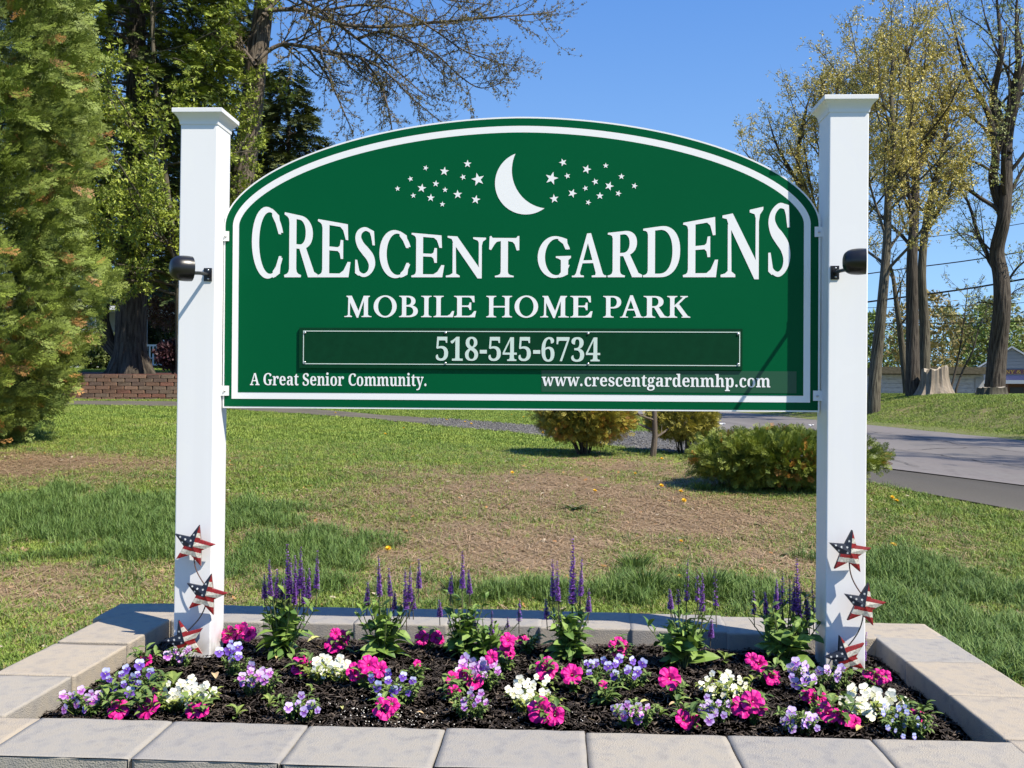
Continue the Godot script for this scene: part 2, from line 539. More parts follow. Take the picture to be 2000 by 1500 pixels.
func build_planter() -> void:
	var pl := thing("planter", "low rectangular planter of tan and grey concrete blocks around the flower bed", "planter", Vector3(0.88, -0.15, 0.22))
	var o := pl.position
	var long: Array[Mesh] = []
	var front: Array[Mesh] = []
	for k in 4:
		long.push_back(stone_mesh(Vector3(0.3485, 0.15, 0.25), 50 + k))
		front.push_back(stone_mesh(Vector3(0.3485, 0.15, 0.25), 60 + k, true))
	var rows: Array = []
	# front, left, right, back: centre of each block, turn, variant kind
	for i in 8: rows.push_back([Vector3(-0.465 + 0.3505 * i, 0, 0.870), 0.0, 1])
	rows.push_back([Vector3(2.27, 0, 0.90), PI / 2, 0])
	for i in 3: rows.push_back([Vector3(-0.514, 0, 0.568 - 0.3505 * i), PI / 2, 0])
	for i in 3: rows.push_back([Vector3(2.268, 0, 0.555 - 0.33 * i), PI / 2, 0])
	rows.push_back([Vector3(-0.510, 0, -0.415), 0.06, 0])
	rows.push_back([Vector3(-0.215, 0, -0.412), 0.0, 0])
	for i in 4: rows.push_back([Vector3(0.128 + 0.3385 * i, 0, -0.413 - (0.008 if i == 2 else 0.0)), 0.0, 0])
	rows.push_back([Vector3(1.478, 0, -0.397), -0.045, 0])
	rows.push_back([Vector3(1.815, 0, -0.372), -0.035, 0])
	rows.push_back([Vector3(2.205, 0, -0.335), 0.0, 2])
	var wide := stone_mesh(Vector3(0.375, 0.15, 0.225), 71)
	for i in rows.size():
		var q: Array = rows[i]
		var m: Mesh = wide if q[2] == 2 else (front[i % 4] if q[2] == 1 else long[i % 4])
		var b := Basis(Vector3.UP, q[1] + rng.randf_range(-0.008, 0.008)) * Basis(Vector3.RIGHT, rng.randf_range(-0.006, 0.006))
		var p: Vector3 = q[0] + Vector3(rng.randf_range(-0.001, 0.001), -0.075 + rng.randf_range(-0.002, 0.0015), rng.randf_range(-0.003, 0.003)) - o
		if q[2] == 0 and b.x.z < -0.9: b = b.scaled_local(Vector3(0.97, 1, 1))
		part("stone", m, M.stone[(i * 7 + i / 3) % 5], pl, Transform3D(b, p))
	# lower courses of rough split face blocks under the caps
	for i in rows.size():
		var q: Array = rows[i]
		for c in 2:
			part("base_block", front[(i + c) % 4] if q[2] == 1 else long[(i + c) % 4], M.split, pl, Transform3D(Basis(Vector3.UP, q[1]), q[0] + Vector3(0, -0.2275 - 0.152 * c, 0.002) - o))
	# soil and mulch
	var xs := steps([[-0.42, 0.03], [2.17, 1]])
	var zs := steps([[-0.34, 0.03], [0.79, 1]])
	var bed := sheet(xs, zs, func(x, z): return Vector3(x, mulch_h(x, z), z), func(_x, _z): return Color.WHITE)
	struct("soil", bed, M.soil)
	var chip := MB.new()
	chip.box(Vector3(0, 0, 0), Vector3(1.0, 0.10, 0.17), Color(1, 1, 1))
	chip.box(Vector3(0.42, 0.03, 0.02), Vector3(0.5, 0.08, 0.11), Color(0.9, 0.85, 0.8), Basis(Vector3.UP, 0.2))
	var xf: Array[Transform3D] = []
	var cols := PackedColorArray()
	for i in 52000:
		var x := rng.randf_range(-0.40, 2.15)
		var z := rng.randf_range(-0.31, 0.76)
		var L := 0.0035 + 0.014 * pow(rng.randf(), 3.0)
		var b := Basis(Vector3.UP, rng.randf() * TAU) * Basis(Vector3.BACK, rng.randf_range(-0.6, 0.6)) * Basis(Vector3.RIGHT, rng.randf_range(-0.8, 0.8))
		xf.push_back(Transform3D(b.scaled_local(Vector3(L, L * rng.randf_range(0.5, 1.1), L * rng.randf_range(0.6, 1.5))), Vector3(x, mulch_h(x, z) + 0.002 + rng.randf() * 0.006, z)))
		var k := rng.randf()
		var c := Color(0.030, 0.022, 0.018).lerp(Color(0.15, 0.115, 0.09), k * k * k)
		if rng.randf() < 0.03: c = Color(0.16, 0.13, 0.10)
		if rng.randf() < 0.004: c = Color(0.30, 0.22, 0.12)
		cols.push_back(c)
	tag(many("mulch", chip.mesh(), M.chip, self, xf, cols), "dark brown shredded bark mulch filling the planter", "mulch")
	var bead := SphereMesh.new()
	bead.radius = 0.5; bead.height = 1.0; bead.radial_segments = 6; bead.rings = 3
	var xb: Array[Transform3D] = []
	var cb := PackedColorArray()
	for i in 170:
		var p := level(rng.randfn(735, 60), rng.randfn(1400, 14), -0.05)
		if i > 120: p = level(rng.randfn(1000, 160), rng.randfn(1405, 12), -0.05)
		p.z = minf(p.z, 0.735)
		var s := rng.randf_range(0.002, 0.0042)
		xb.push_back(Transform3D(Basis.IDENTITY.scaled(Vector3(s, s, s)), Vector3(p.x, mulch_h(p.x, p.z) + 0.006, p.z)))
		cb.push_back(Color(0.75, 0.72, 0.66))
	tag(many("perlite", bead, M.chip, self, xb, cb), "white perlite grains scattered on the mulch near the front blocks", "perlite")

func mulch_h(x: float, z: float) -> float:
	var e := minf(minf(x + 0.39, 2.14 - x), minf(z + 0.285, 0.745 - z))
	return -0.050 + 0.012 * nz.get_noise_2d(x * 260, z * 260) + 0.006 * nz2.get_noise_2d(x * 900, z * 900) - 0.016 * smoothstep(0.12, 0.0, e)

# ------------------------------------------------------------------ lettering drawn as outlines (cap height 100)
func P(s: String) -> PackedVector2Array:
	var r := PackedVector2Array()
	for q in s.split(" ", false):
		var k := q.split(",")
		r.push_back(Vector2(float(k[0]), float(k[1])))
	return r

func ell(cx: float, cy: float, rx: float, ry: float, a0 := 0.0, a1 := TAU, k := 40, e := 1.0) -> PackedVector2Array:
	var r := PackedVector2Array()
	for i in k + (0 if a1 - a0 > 6.28 else 1):
		var a := lerpf(a0, a1, float(i) / k)
		r.push_back(Vector2(cx + rx * signf(cos(a)) * pow(absf(cos(a)), e), cy + ry * signf(sin(a)) * pow(absf(sin(a)), e)))
	return r

func bowl(x0: float, x1: float, x2: float, top: float, bot: float) -> PackedVector2Array:
	var r := ell(x1, (top + bot) * 0.5, x2 - x1, (top - bot) * 0.5, -PI / 2, PI / 2, 22, 0.92)
	r.push_back(Vector2(x0, top)); r.push_back(Vector2(x0, bot))
	return r

func stem(x0: float, x1: float, bl := 9.0, br := 9.0, tl := 9.0, tr := 9.0) -> PackedVector2Array:
	var r := PackedVector2Array()
	var f := func(x: float, e: float, sx: float, y: float, up: float) -> PackedVector2Array:
		var q := PackedVector2Array()
		if e <= 0.0: q.push_back(Vector2(x, y)); return q
		q.push_back(Vector2(x + e * sx, y)); q.push_back(Vector2(x + (e + 0.6) * sx, y + 3.6 * up)); q.push_back(Vector2(x + e * 0.45 * sx, y + 5.6 * up)); q.push_back(Vector2(x + 1.2 * sx, y + 8.5 * up)); q.push_back(Vector2(x, y + 14.0 * up))
		return q
	r.append_array(f.call(x1, br, 1.0, 0.0, 1.0))
	var t: PackedVector2Array = f.call(x1, tr, 1.0, 100.0, -1.0)
	t.reverse(); r.append_array(t)
	r.append_array(f.call(x0, tl, -1.0, 100.0, -1.0))
	t = f.call(x0, bl, -1.0, 0.0, 1.0)
	t.reverse(); r.append_array(t)
	return r

func stroke(s: String) -> PackedVector2Array:      # x,y,width along a smooth spine
	var q: Array[Vector3] = []
	for k in s.split(" ", false):
		var w := k.split(",")
		q.push_back(Vector3(float(w[0]), float(w[1]), float(w[2])))
	var sp: Array[Vector3] = []
	for i in q.size() - 1:
		for j in 5:
			sp.push_back(q[i].cubic_interpolate(q[i + 1], q[maxi(i - 1, 0)], q[mini(i + 2, q.size() - 1)], j / 5.0))
	sp.push_back(q[q.size() - 1])
	var l := PackedVector2Array()
	var r := PackedVector2Array()
	for i in sp.size():
		var d := sp[mini(i + 1, sp.size() - 1)] - sp[maxi(i - 1, 0)]
		var n := Vector2(-d.y, d.x).normalized() * sp[i].z * 0.5
		l.push_back(Vector2(sp[i].x, sp[i].y) + n); r.push_back(Vector2(sp[i].x, sp[i].y) - n)
	r.reverse()
	l.append_array(r)
	return l

# [width, x of the cuts through closed counters, then + and - outlines in turn]
func glyph(ch: String) -> Array:
	var arm_top := P("9,100 60,100 61,70 56,70 51,87 45,93 9,93")
	var arm_bot := P("0,0 62,0 66,29 60,29 52,13 44,7 9,7 0,4")
	var arm_mid := P("20,55 40,55 44,58 46,69 51,69 51,34 46,34 44,44 40,48 20,48")
	match ch:
		"C": return [58, [34.0], "+", ell(32, 50, 32, 52), "-", ell(36.5, 50, 22, 45), "-", P("38,32 90,26 90,70 38,66"), "+", P("40,101 46,98 54,93 58,65 53,65 47,80 40,90"), "+", P("42,-1 48,1 56,6 59,32 54,32 48,16 42,9")]
		"G": return [66, [35.0], "+", ell(33, 50, 33, 52), "-", ell(37, 50, 22.5, 45), "-", P("40,30 90,30 90,70 40,66"), "+", P("40,101 48,98 58,93 60,68 55,68 50,82 41,91"), "+", P("46,42 41,46 36,48 36,52 66,52 66,47 61,42 60,7 50,1 42,-1 43,8 46,12")]
		"R": return [64, [32.0], "+", stem(9, 23, 9, 9, 9, 0), "+", bowl(12, 31, 55, 100, 46), "-", bowl(23, 29, 41, 93, 53), "+", P("27,53 40,53 58,9 65,5 65,0 46,0 29,46")]
		"E": return [64, [], "+", stem(9, 23, 9, 0, 9, 0), "+", arm_top, "+", arm_bot, "+", arm_mid]
		"L": return [64, [], "+", stem(9, 23, 9, 0, 9, 9), "+", arm_bot]
		"S": return [45, [], "+", stroke("40,86,5 34,93,6.5 23,96,7.5 12,89,10 8.5,77,13 14,63,16.5 24,52,18.5 34,40,17.5 38,25,13.5 33,11,9 22,4,7 11,8,6.5 4,20,5"), "+", P("34,97 42,94 44,65 39,65 36,82 33,90"), "+", P("2,34 6.5,34 11,13 13,5 9,3 2,8")]
		"N": return [78, [], "+", P("0,0 27,0 27,4 20,9 19,88 13,84 13,10 8,6 0,4"), "+", P("53,100 78,100 78,96 72,90 70,80 70,-2 66,16 64,30 64,86 62,92 53,96"), "+", P("3,100 22,100 65,24 70,10 70,-3 62,-3 14,84 11,93 3,96")]
		"T": return [64, [], "+", stem(25, 39, 11, 11, 0, 0), "+", P("2,71 6,69 13,84 17,90 24,92 40,92 48,90 52,84 56,68 61,69 61,105 58,105 55,100 9,100 6,105 3,103")]
		"A": return [78, [39.0], "+", P("39,103 34,103 9,9 5,4 0,4 0,0 27,0 27,4 20,5 18,10 37,84"), "+", P("35,103 43,103 70,9 73,5 78,4 78,0 45,0 45,4 53,5 54,10 34,88"), "+", P("22,33 52,33 50,40 24,40")]
		"D": return [72, [36.0], "+", stem(9, 23, 9, 0, 9, 0), "+", bowl(12, 33, 72, 100, 0), "-", bowl(23, 32, 57, 93, 7)]
		"M": return [92, [], "+", P("0,0 26,0 26,4 19,9 19,85 13,85 12,10 7,5 0,4"), "+", P("66,100 86,100 86,96 81,92 80,84 80,10 86,5 92,4 92,0 58,0 58,4 65,6 66,12"), "+", P("7,100 25,100 49,26 47,-3 42,-3 14,84 12,92 7,96"), "+", P("43,-3 47,-3 67,80 74,100 65,100 45,18")]
		"O": return [75, [37.5], "+", ell(37.5, 50, 37.5, 52), "-", ell(37.5, 50, 23, 45)]
		"B": return [62, [27.0], "+", stem(9, 23, 9, 0, 9, 0), "+", bowl(12, 28, 53, 100, 50), "+", bowl(12, 32, 61, 56, 0), "-", bowl(23, 27, 39, 93, 57), "-", bowl(23, 29, 46, 49, 7)]
		"I": return [34, [], "+", stem(10, 24, 10, 10, 10, 10)]
		"H": return [84, [], "+", stem(9, 23, 9, 9, 9, 9), "+", stem(61, 75, 9, 9, 9, 9), "+", P("20,46 64,46 64,53 20,53")]
		"P": return [60, [32.0], "+", stem(9, 23, 9, 10, 9, 0), "+", bowl(12, 31, 57, 100, 42), "-", bowl(23, 29, 43, 93, 49)]
		"K": return [74, [], "+", stem(9, 23, 9, 9, 9, 9), "+", P("20,46 34,58 58,92 66,96 66,100 42,100 42,96 50,93 22,55"), "+", P("27,52 38,62 66,8 74,4 74,0 46,0 46,4 51,6")]
	return [50, []]

func merge_in(list: Array, add: PackedVector2Array) -> Array:
	var cur := add
	var rest := []
	for r in list:
		var m := Geometry2D.merge_polygons(r, cur)
		if m.size() == 1: cur = m[0]
		else: rest.push_back(r)
	rest.push_back(cur)
	return rest

func glyph_mesh(ch: String, warp: Callable) -> ArrayMesh:
	var g := glyph(ch)
	var cuts: Array = [-50.0]
	cuts.append_array(g[1])
	cuts.push_back(200.0)
	var mb := MB.new()
	for s in cuts.size() - 1:
		var strip := PackedVector2Array([Vector2(cuts[s], -60), Vector2(cuts[s + 1], -60), Vector2(cuts[s + 1], 160), Vector2(cuts[s], 160)])
		var list := []
		var i := 2
		while i < g.size():
			if g[i] == "+":
				for q in Geometry2D.intersect_polygons(g[i + 1], strip): list = merge_in(list, q)
			else:
				var out := []
				for r in list: out.append_array(Geometry2D.clip_polygons(r, g[i + 1]))
				list = out
			i += 2
		for poly: PackedVector2Array in list:
			if Geometry2D.is_polygon_clockwise(poly): continue
			fill(mb, poly, func(q): return warp.call(q / Vector2(g[0], 100.0)))
	return mb.mesh()

func fill(mb: MB, poly: PackedVector2Array, to3: Callable, col := Color.WHITE) -> void:
	var ix := Geometry2D.triangulate_polygon(poly)
	for k in range(0, ix.size(), 3):
		var a: Vector3 = to3.call(poly[ix[k]])
		var b: Vector3 = to3.call(poly[ix[k + 1]])
		var c: Vector3 = to3.call(poly[ix[k + 2]])
		if (c - a).cross(b - a).z < 0:
			var t := b; b = c; c = t
		mb.tri(a, b, c, col)

func text_mesh(txt: String, face: String, x0: float, x1: float, base: float, cap: float, z: float) -> ArrayMesh:
	var tm := TextMesh.new()
	var sf := SystemFont.new()
	sf.font_names = PackedStringArray([face])
	sf.font_weight = 700
	tm.font = sf
	tm.text = txt
	tm.font_size = 64
	tm.depth = 0.0
	tm.curve_step = 1.0
	tm.pixel_size = 0.01
	tm.horizontal_alignment = HORIZONTAL_ALIGNMENT_LEFT
	var arr := tm.get_mesh_arrays()
	var vs: PackedVector3Array = arr[Mesh.ARRAY_VERTEX]
	var ind: PackedInt32Array = arr[Mesh.ARRAY_INDEX]
	if ind.size() == 0:
		for i in vs.size(): ind.push_back(i)
	var lo := Vector2(1e9, 1e9)
	var hi := -lo
	for p in vs: lo = lo.min(Vector2(p.x, p.y)); hi = hi.max(Vector2(p.x, p.y))
	# the baseline: a capital's foot, found from a one-letter mesh
	tm.text = txt.substr(0, 1)
	var a1: PackedVector3Array = tm.get_mesh_arrays()[Mesh.ARRAY_VERTEX]
	var l1 := 1e9
	var h1 := -1e9
	for p in a1: l1 = minf(l1, p.y); h1 = maxf(h1, p.y)
	var off := 0.0
	tm.text = txt
	var sx := (x1 - x0) / (hi.x - lo.x)
	var sy := cap / (h1 - l1)
	# text meshes are centred by line, so the first letter alone keeps its height over the baseline
	var mb := MB.new()
	for k in range(0, ind.size(), 3):
		var q: Array[Vector3] = []
		for j in 3:
			var p := vs[ind[k + j]]
			q.push_back(Vector3(x0 + (p.x - lo.x) * sx, base + (p.y - l1 - off) * sy, z))
		if (q[2] - q[0]).cross(q[1] - q[0]).z < 0:
			var t := q[1]; q[1] = q[2]; q[2] = t
		if (q[1] - q[0]).cross(q[2] - q[0]).length() > 1e-12: mb.tri(q[0], q[1], q[2])
	return mb.mesh()

func star_pts(cx: float, cy: float, r: float, turn: float, inner := 0.42) -> PackedVector2Array:
	var p := PackedVector2Array()
	for i in 10:
		var a := PI / 2 + turn + TAU * i / 10.0
		p.push_back(Vector2(cx, cy) + Vector2(cos(a), sin(a)) * (r if i % 2 == 0 else r * inner))
	return p

# ------------------------------------------------------------------ sign and posts
const SZ := -0.07        # front face of the sign board

func build_sign() -> void:
	var outline := PackedVector2Array([Vector2(-0.1175, 0.786), Vector2(1.9057, 0.786)])
	for i in 81:
		var t := lerpf(0.0, PI, i / 80.0)
		var e := 2.0 / 1.86
		outline.push_back(Vector2(0.894 + 1.0116 * signf(cos(t)) * pow(absf(cos(t)), e), 1.415 + 0.3660 * pow(sin(t), e)))
	var s := thing("entrance_sign", "large green sign board with arched top reading crescent gardens mobile home park", "sign", Vector3(0.894, 0.786, SZ))
	var o := s.position
	var put := func(q: Vector2, dz: float) -> Vector3: return Vector3(q.x, q.y, SZ + dz) - o
	# panel: front, back and rim
	var mb := MB.new()
	fill(mb, outline, func(q): return put.call(q, 0.0))
	for i in outline.size():
		var a := outline[i]
		var b := outline[(i + 1) % outline.size()]
		mb.quad(put.call(a, 0.0), put.call(a, -0.022), put.call(b, -0.022), put.call(b, 0.0))
	var bk := MB.new()
	fill(bk, outline, func(q): return put.call(q, -0.022))
	part("panel", mb.mesh(), M.board, s)
	part("back_face", bk.mesh(), M.board, s)
	var layers := [[0.0055, 0.0008, M.green, "green_face"], [0.0315, 0.0016, M.board, "white_border"], [0.0540, 0.0024, M.green, "green_field"]]
	for l in layers:
		var m := MB.new()
		for q in Geometry2D.offset_polygon(outline, -l[0], Geometry2D.JOIN_MITER):
			fill(m, q, func(w): return put.call(w, l[1]))
		part(l[3], m.mesh(), l[2], s)
	var zl := 0.0034
	# curved title: feet on a line, tops on a bow
	var title := "C,-.0188,.0831 R,.0956,.2095 E,.2113,.3213 S,.3372,.4097 C,.4239,.5243 E,.5348,.6436 N,.6524,.7887 T,.7957,.9071 G,.9643,1.0768 A,1.0803,1.1957 R,1.2009,1.3142 D,1.3193,1.4425 E,1.4527,1.5651 N,1.577,1.7176 S,1.7311,1.8071"
	for w in title.split(" "):
		var k := w.split(",")
		var x0 := float(k[1])
		var x1 := float(k[2])
		part("letter", glyph_mesh(k[0], func(q):
			var x := lerpf(x0, x1, q.x)
			var h := 0.1330 + 0.1205 * pow(absf(x - 0.897) / 0.91, 1.9)
			return Vector3(x, 1.2352 + q.y * h + 0.004 * sin((x - 0.9) * 1.6) * q.y, SZ + zl) - o), M.board, s)
	var second := "M,.3046,.3983 O,.4054,.4847 B,.4935,.5586 I,.5691,.6042 L,.6113,.6796 E,.6813,.7547 H,.7913,.8783 O,.887,.9669 M,.9738,1.0707 E,1.0758,1.1483 P,1.1862,1.2497 A,1.2429,1.32 R,1.3218,1.3987 K,1.4004,1.4772"
	for w in second.split(" "):
		var k := w.split(",")
		var x0 := float(k[1])
		var x1 := float(k[2])
		part("letter", glyph_mesh(k[0], func(q): return Vector3(lerpf(x0, x1, q.x), 1.0993 + q.y * 0.0728, SZ + zl) - o), M.board, s)
	var sh := func(m: ArrayMesh) -> ArrayMesh: return m
	part("lettering", sh.call(text_mesh("A Great Senior Community.", "Droid Serif", -0.0211, 0.5883, 0.8645, 0.0415, SZ + zl)), M.board, s, Transform3D(Basis.IDENTITY, -o))
	var pm := MB.new()
	fill(pm, PackedVector2Array([Vector2(0.9795, 0.848), Vector2(1.829, 0.848), Vector2(1.829, 0.921), Vector2(0.9795, 0.921)]), func(q): return put.call(q, 0.0032))
	part("patch", pm.mesh(), M.green_patch, s)
	part("lettering", text_mesh("www.crescentgardenmhp.com", "Droid Serif", 0.9804, 1.7428, 0.8675, 0.0312, SZ + 0.0042), M.board, s, Transform3D(Basis.IDENTITY, -o))
	# moon and stars
	var moon: PackedVector2Array = Geometry2D.clip_polygons(ell(0.9235, 1.5545, 0.1055, 0.1065, 0, TAU, 90), ell(1.0010, 1.5990, 0.1260, 0.1310, 0, TAU, 90))[0]
	var mm := MB.new()
	fill(mm, moon, func(q): return put.call(q, zl))
	part("crescent_moon", mm.mesh(), M.board, s)
	var stars := "485,1538,10 529,1571,10 539,1514,10 568,1539,16 581,1608,10 599,1506,14 616,1554,12 639,1484,10 645,1596,16 648,1533,10 691,1517,16 709,1576,11 724,1621,14 753,1499,16 760,1568,23 1010,1570,23 1019,1501,16 1048,1624,14 1063,1578,11 1080,1519,16 1124,1536,10 1128,1600,16 1134,1488,10 1157,1558,12 1173,1510,13 1192,1612,10 1204,1543,16 1235,1518,11 1245,1575,11 1289,1543,11"
	for w in stars.split(" "):
		var k := w.split(",")
		var m := MB.new()
		fill(m, star_pts(float(k[0]) / 1000, float(k[1]) / 1000, float(k[2]) / 1000, rng.randf_range(-0.35, 0.35), 0.40), func(q): return put.call(q, zl))
		part("star", m.mesh(), M.board, s)
	# telephone panel
	var ph := thing("phone_panel", "dark green strip screwed onto the sign showing the telephone number", "sign panel", Vector3(0.90, 0.924, SZ + 0.0026))
	var po := ph.position
	var pb := MB.new()
	pb.box(Vector3(0, 0.0690, 0.0035), Vector3(1.4985, 0.138, 0.007))
	part("plate", pb.mesh(), M.green_dark, ph)
	var lines := MB.new()
	var zf := 0.0082
	for q in [[-0.7355, 0.0135, 0.7415, 0.0163], [-0.7355, 0.1252, 0.7415, 0.128], [-0.7355, 0.0165, -0.7327, 0.125], [0.7387, 0.0165, 0.7415, 0.125]]:
		lines.quad(Vector3(q[0], q[1], zf), Vector3(q[0], q[3], zf), Vector3(q[2], q[3], zf), Vector3(q[2], q[1], zf))
	part("white_line", lines.mesh(), M.pale, ph)
	part("lettering", text_mesh("518-545-6734", "Droid Serif", 0.621, 1.1766, 0.951, 0.0815, po.z + zf), M.pale, ph, Transform3D(Basis.IDENTITY, -po))
	var scr := SphereMesh.new()
	scr.radius = 0.0045; scr.height = 0.006; scr.is_hemisphere = false; scr.radial_segments = 12; scr.rings = 6
	for q in [[-0.729, 0.121], [-0.246, 0.122], [0.236, 0.121], [0.735, 0.121], [-0.729, 0.0195], [-0.246, 0.0185], [0.236, 0.0185], [0.735, 0.0195]]:
		part("screw", scr, M.screw, ph, Transform3D(Basis(Vector3.RIGHT, PI / 2), Vector3(q[0], q[1], zf)))
	# brackets that hold the board to the posts
	var bl := ["upper left bracket, white metal angle with a bolt holding the sign to its post", "lower left bracket, white metal angle below the sign's left bracket", "upper right bracket, white metal angle in the shade of the right post", "lower right bracket, white metal angle at the sign's bottom right corner"]
	var bi := 0
	for q in [[-0.126, -0.0985, 1.377, 1], [-0.1275, -0.0945, 0.845, 1], [1.9175, 1.8865, 1.3865, -1], [1.9135, 1.8835, 0.8405, -1]]:
		var br := thing("sign_bracket", bl[bi], "bracket", Vector3(q[0], q[2] - 0.017, SZ), "brackets of the sign")
		bi += 1
		var w: float = absf(q[1] - q[0])
		var sg: float = q[3]
		var m := MB.new()
		m.box(Vector3(sg * w * 0.5, 0.017, 0.0042), Vector3(w, 0.034, 0.0025))
		m.box(Vector3(-sg * 0.0005, 0.017, -0.022), Vector3(0.003, 0.034, 0.05))
		part("angle", m.mesh(), M.vinyl, br)
		part("bolt", scr, M.screw, br, Transform3D(Basis(Vector3.RIGHT, PI / 2).scaled(Vector3(1, 1, 1.4)), Vector3(sg * w * 0.55, 0.016, 0.0062)))
	sign_post(-0.2497, 0.0, 1.8039, 0.0057, "left white vinyl sign post with a flat moulded cap")
	sign_post(1.9113, 0.0033, 1.8245, 0.0039, "right white vinyl sign post with a flat moulded cap")
	flood_lamp(Vector3(-0.1455, 1.236, 0.0), Vector3(-0.012, -0.004, 0.20), Vector3(0.80, 0.0, -0.60), "black flood lamp on a bent arm fixed to the left sign post")
	flood_lamp(Vector3(1.9330, 1.2415, 0.0033), Vector3(0.010, 0.012, 0.17), Vector3(0.97, 0.0, 0.26), "black flood lamp fixed to the right sign post, catching a bright highlight")
	star_stake("star", [Vector3(377, 1066, 0.045), Vector3(401, 1162, 0.052), Vector3(360, 1252, 0.055)], [0.27, 0.25, -0.30], "three flag painted metal stars on a stake against the left post")
	star_stake("star", [Vector3(1660, 1079, 0.055), Vector3(1688, 1182, 0.06), Vector3(1654, 1283, 0.055)], [0.12, 0.20, -0.33], "three flag painted metal stars on a stake against the right post")

func frustum(mb: MB, y0: float, h0: float, y1: float, h1: float) -> void:
	var c := [Vector2(-1, 1), Vector2(1, 1), Vector2(1, -1), Vector2(-1, -1)]
	for i in 4:
		var a: Vector2 = c[i]
		var b: Vector2 = c[(i + 1) % 4]
		mb.quad(Vector3(a.x * h0, y0, a.y * h0), Vector3(a.x * h1, y1, a.y * h1), Vector3(b.x * h1, y1, b.y * h1), Vector3(b.x * h0, y0, b.y * h0))

func sign_post(x: float, z: float, top: float, lean: float, label: String) -> void:
	var w := 0.127
	var p := thing("sign_post", label, "post", Vector3(x + w * 0.5, -0.25, z - w * 0.5), "posts of the sign")
	p.rotation.z = -lean
	p.position.x -= lean * 1.08
	var body := MB.new()
	var hgt := top + 0.25 - 0.055
	# sleeve with small rounded corners
	var ring := PackedVector2Array()
	for k in 4:
		for j in 4:
			var a := PI / 2 * k + PI / 2 * j / 3.0
			ring.push_back(Vector2((1 if k == 0 or k == 3 else -1), (1 if k < 2 else -1)) * (w / 2 - 0.004) + Vector2(cos(a), sin(a)) * 0.004)
	var ys := PackedFloat32Array([0.0, 0.17])
	for k in 14: ys.push_back(0.18 + 0.010 * k)
	ys.push_back(hgt)
	var dirt := func(q: Vector2, y: float) -> Color:
		var d := smoothstep(0.33, 0.19, y) * clampf(0.30 + 1.3 * nz2.get_noise_3d(q.x * 900.0 + x * 100.0, y * 700.0, q.y * 900.0), 0.0, 0.75)
		return Color.WHITE.lerp(Color(0.42, 0.36, 0.30), d)
	for i in ring.size():
		# flat sides get several columns so that the splashes keep a shape of their own
		var a0 := ring[i]
		var b0 := ring[(i + 1) % ring.size()]
		var cols_n := 10 if a0.distance_to(b0) > 0.05 else 1
		for s in cols_n:
			var a := a0.lerp(b0, float(s) / cols_n)
			var b := a0.lerp(b0, float(s + 1) / cols_n)
			for j in ys.size() - 1:
				var p0 := Vector3(b.x, ys[j], b.y)
				var p1 := Vector3(b.x, ys[j + 1], b.y)
				var p2 := Vector3(a.x, ys[j + 1], a.y)
				var p3 := Vector3(a.x, ys[j], a.y)
				body.tri3(p0, p1, p2, dirt.call(b, ys[j]), dirt.call(b, ys[j + 1]), dirt.call(a, ys[j + 1]))
				body.tri3(p0, p2, p3, dirt.call(b, ys[j]), dirt.call(a, ys[j + 1]), dirt.call(a, ys[j]))
	part("sleeve", body.mesh(), M.vinyl_dirty, p)
	var cap := MB.new()
	var y := hgt - 0.005
	var prof := [[0.0, 0.0655], [0.010, 0.0665], [0.014, 0.0675], [0.020, 0.0700], [0.027, 0.0745], [0.0335, 0.0805], [0.036, 0.0845], [0.0375, 0.0855], [0.0500, 0.0858], [0.0512, 0.0850]]
	for i in prof.size() - 1: frustum(cap, y + prof[i][0], prof[i][1], y + prof[i + 1][0], prof[i + 1][1])
	frustum(cap, y + 0.0512, 0.085, y + 0.0514, 0.066)
	frustum(cap, y + 0.0514, 0.066, y + 0.0545, 0.064)
	frustum(cap, y + 0.0545, 0.064, y + 0.056, 0.0)
	frustum(cap, y, 0.0630, y, 0.0655)
	part("cap", cap.mesh(), M.vinyl, p)

func lathe(prof: Array, sides: int, axis: Basis, o: Vector3) -> ArrayMesh:
	# profile of (along, radius) turned about the axis basis' y
	var mb := MB.new()
	for i in prof.size() - 1:
		var p0: Array = prof[i]
		var p1: Array = prof[i + 1]
		var sl := Vector2(p1[0] - p0[0], p1[1] - p0[1]).normalized()
		for k in sides:
			var q: Array[Vector3] = []
			var nn: Array[Vector3] = []
			for j in 2:
				var a := TAU * (k + j) / sides
				var d := Vector3(cos(a), 0, sin(a))
				q.push_back(d * p0[1] + Vector3.UP * p0[0]); q.push_back(d * p1[1] + Vector3.UP * p1[0])
				nn.push_back((d * sl.x - Vector3.UP * sl.y).normalized())
			for t in [[0, 0], [3, 1], [1, 0], [0, 0], [2, 1], [3, 1]]:
				mb.vert(o + axis * q[t[0]], axis * nn[t[1]], Color.WHITE)
	return mb.mesh()

func smooth_prof(pts: Array, k := 6) -> Array:
	var out := []
	for i in pts.size() - 1:
		var a := Vector2(pts[i][0], pts[i][1])
		var b := Vector2(pts[i + 1][0], pts[i + 1][1])
		var pa := Vector2(pts[maxi(i - 1, 0)][0], pts[maxi(i - 1, 0)][1])
		var pb := Vector2(pts[mini(i + 2, pts.size() - 1)][0], pts[mini(i + 2, pts.size() - 1)][1])
		for j in k:
			var q := a.cubic_interpolate(b, pa, pb, float(j) / k)
			out.push_back([q.x, maxf(q.y, 0.0)])
	out.push_back(pts[pts.size() - 1])
	return out

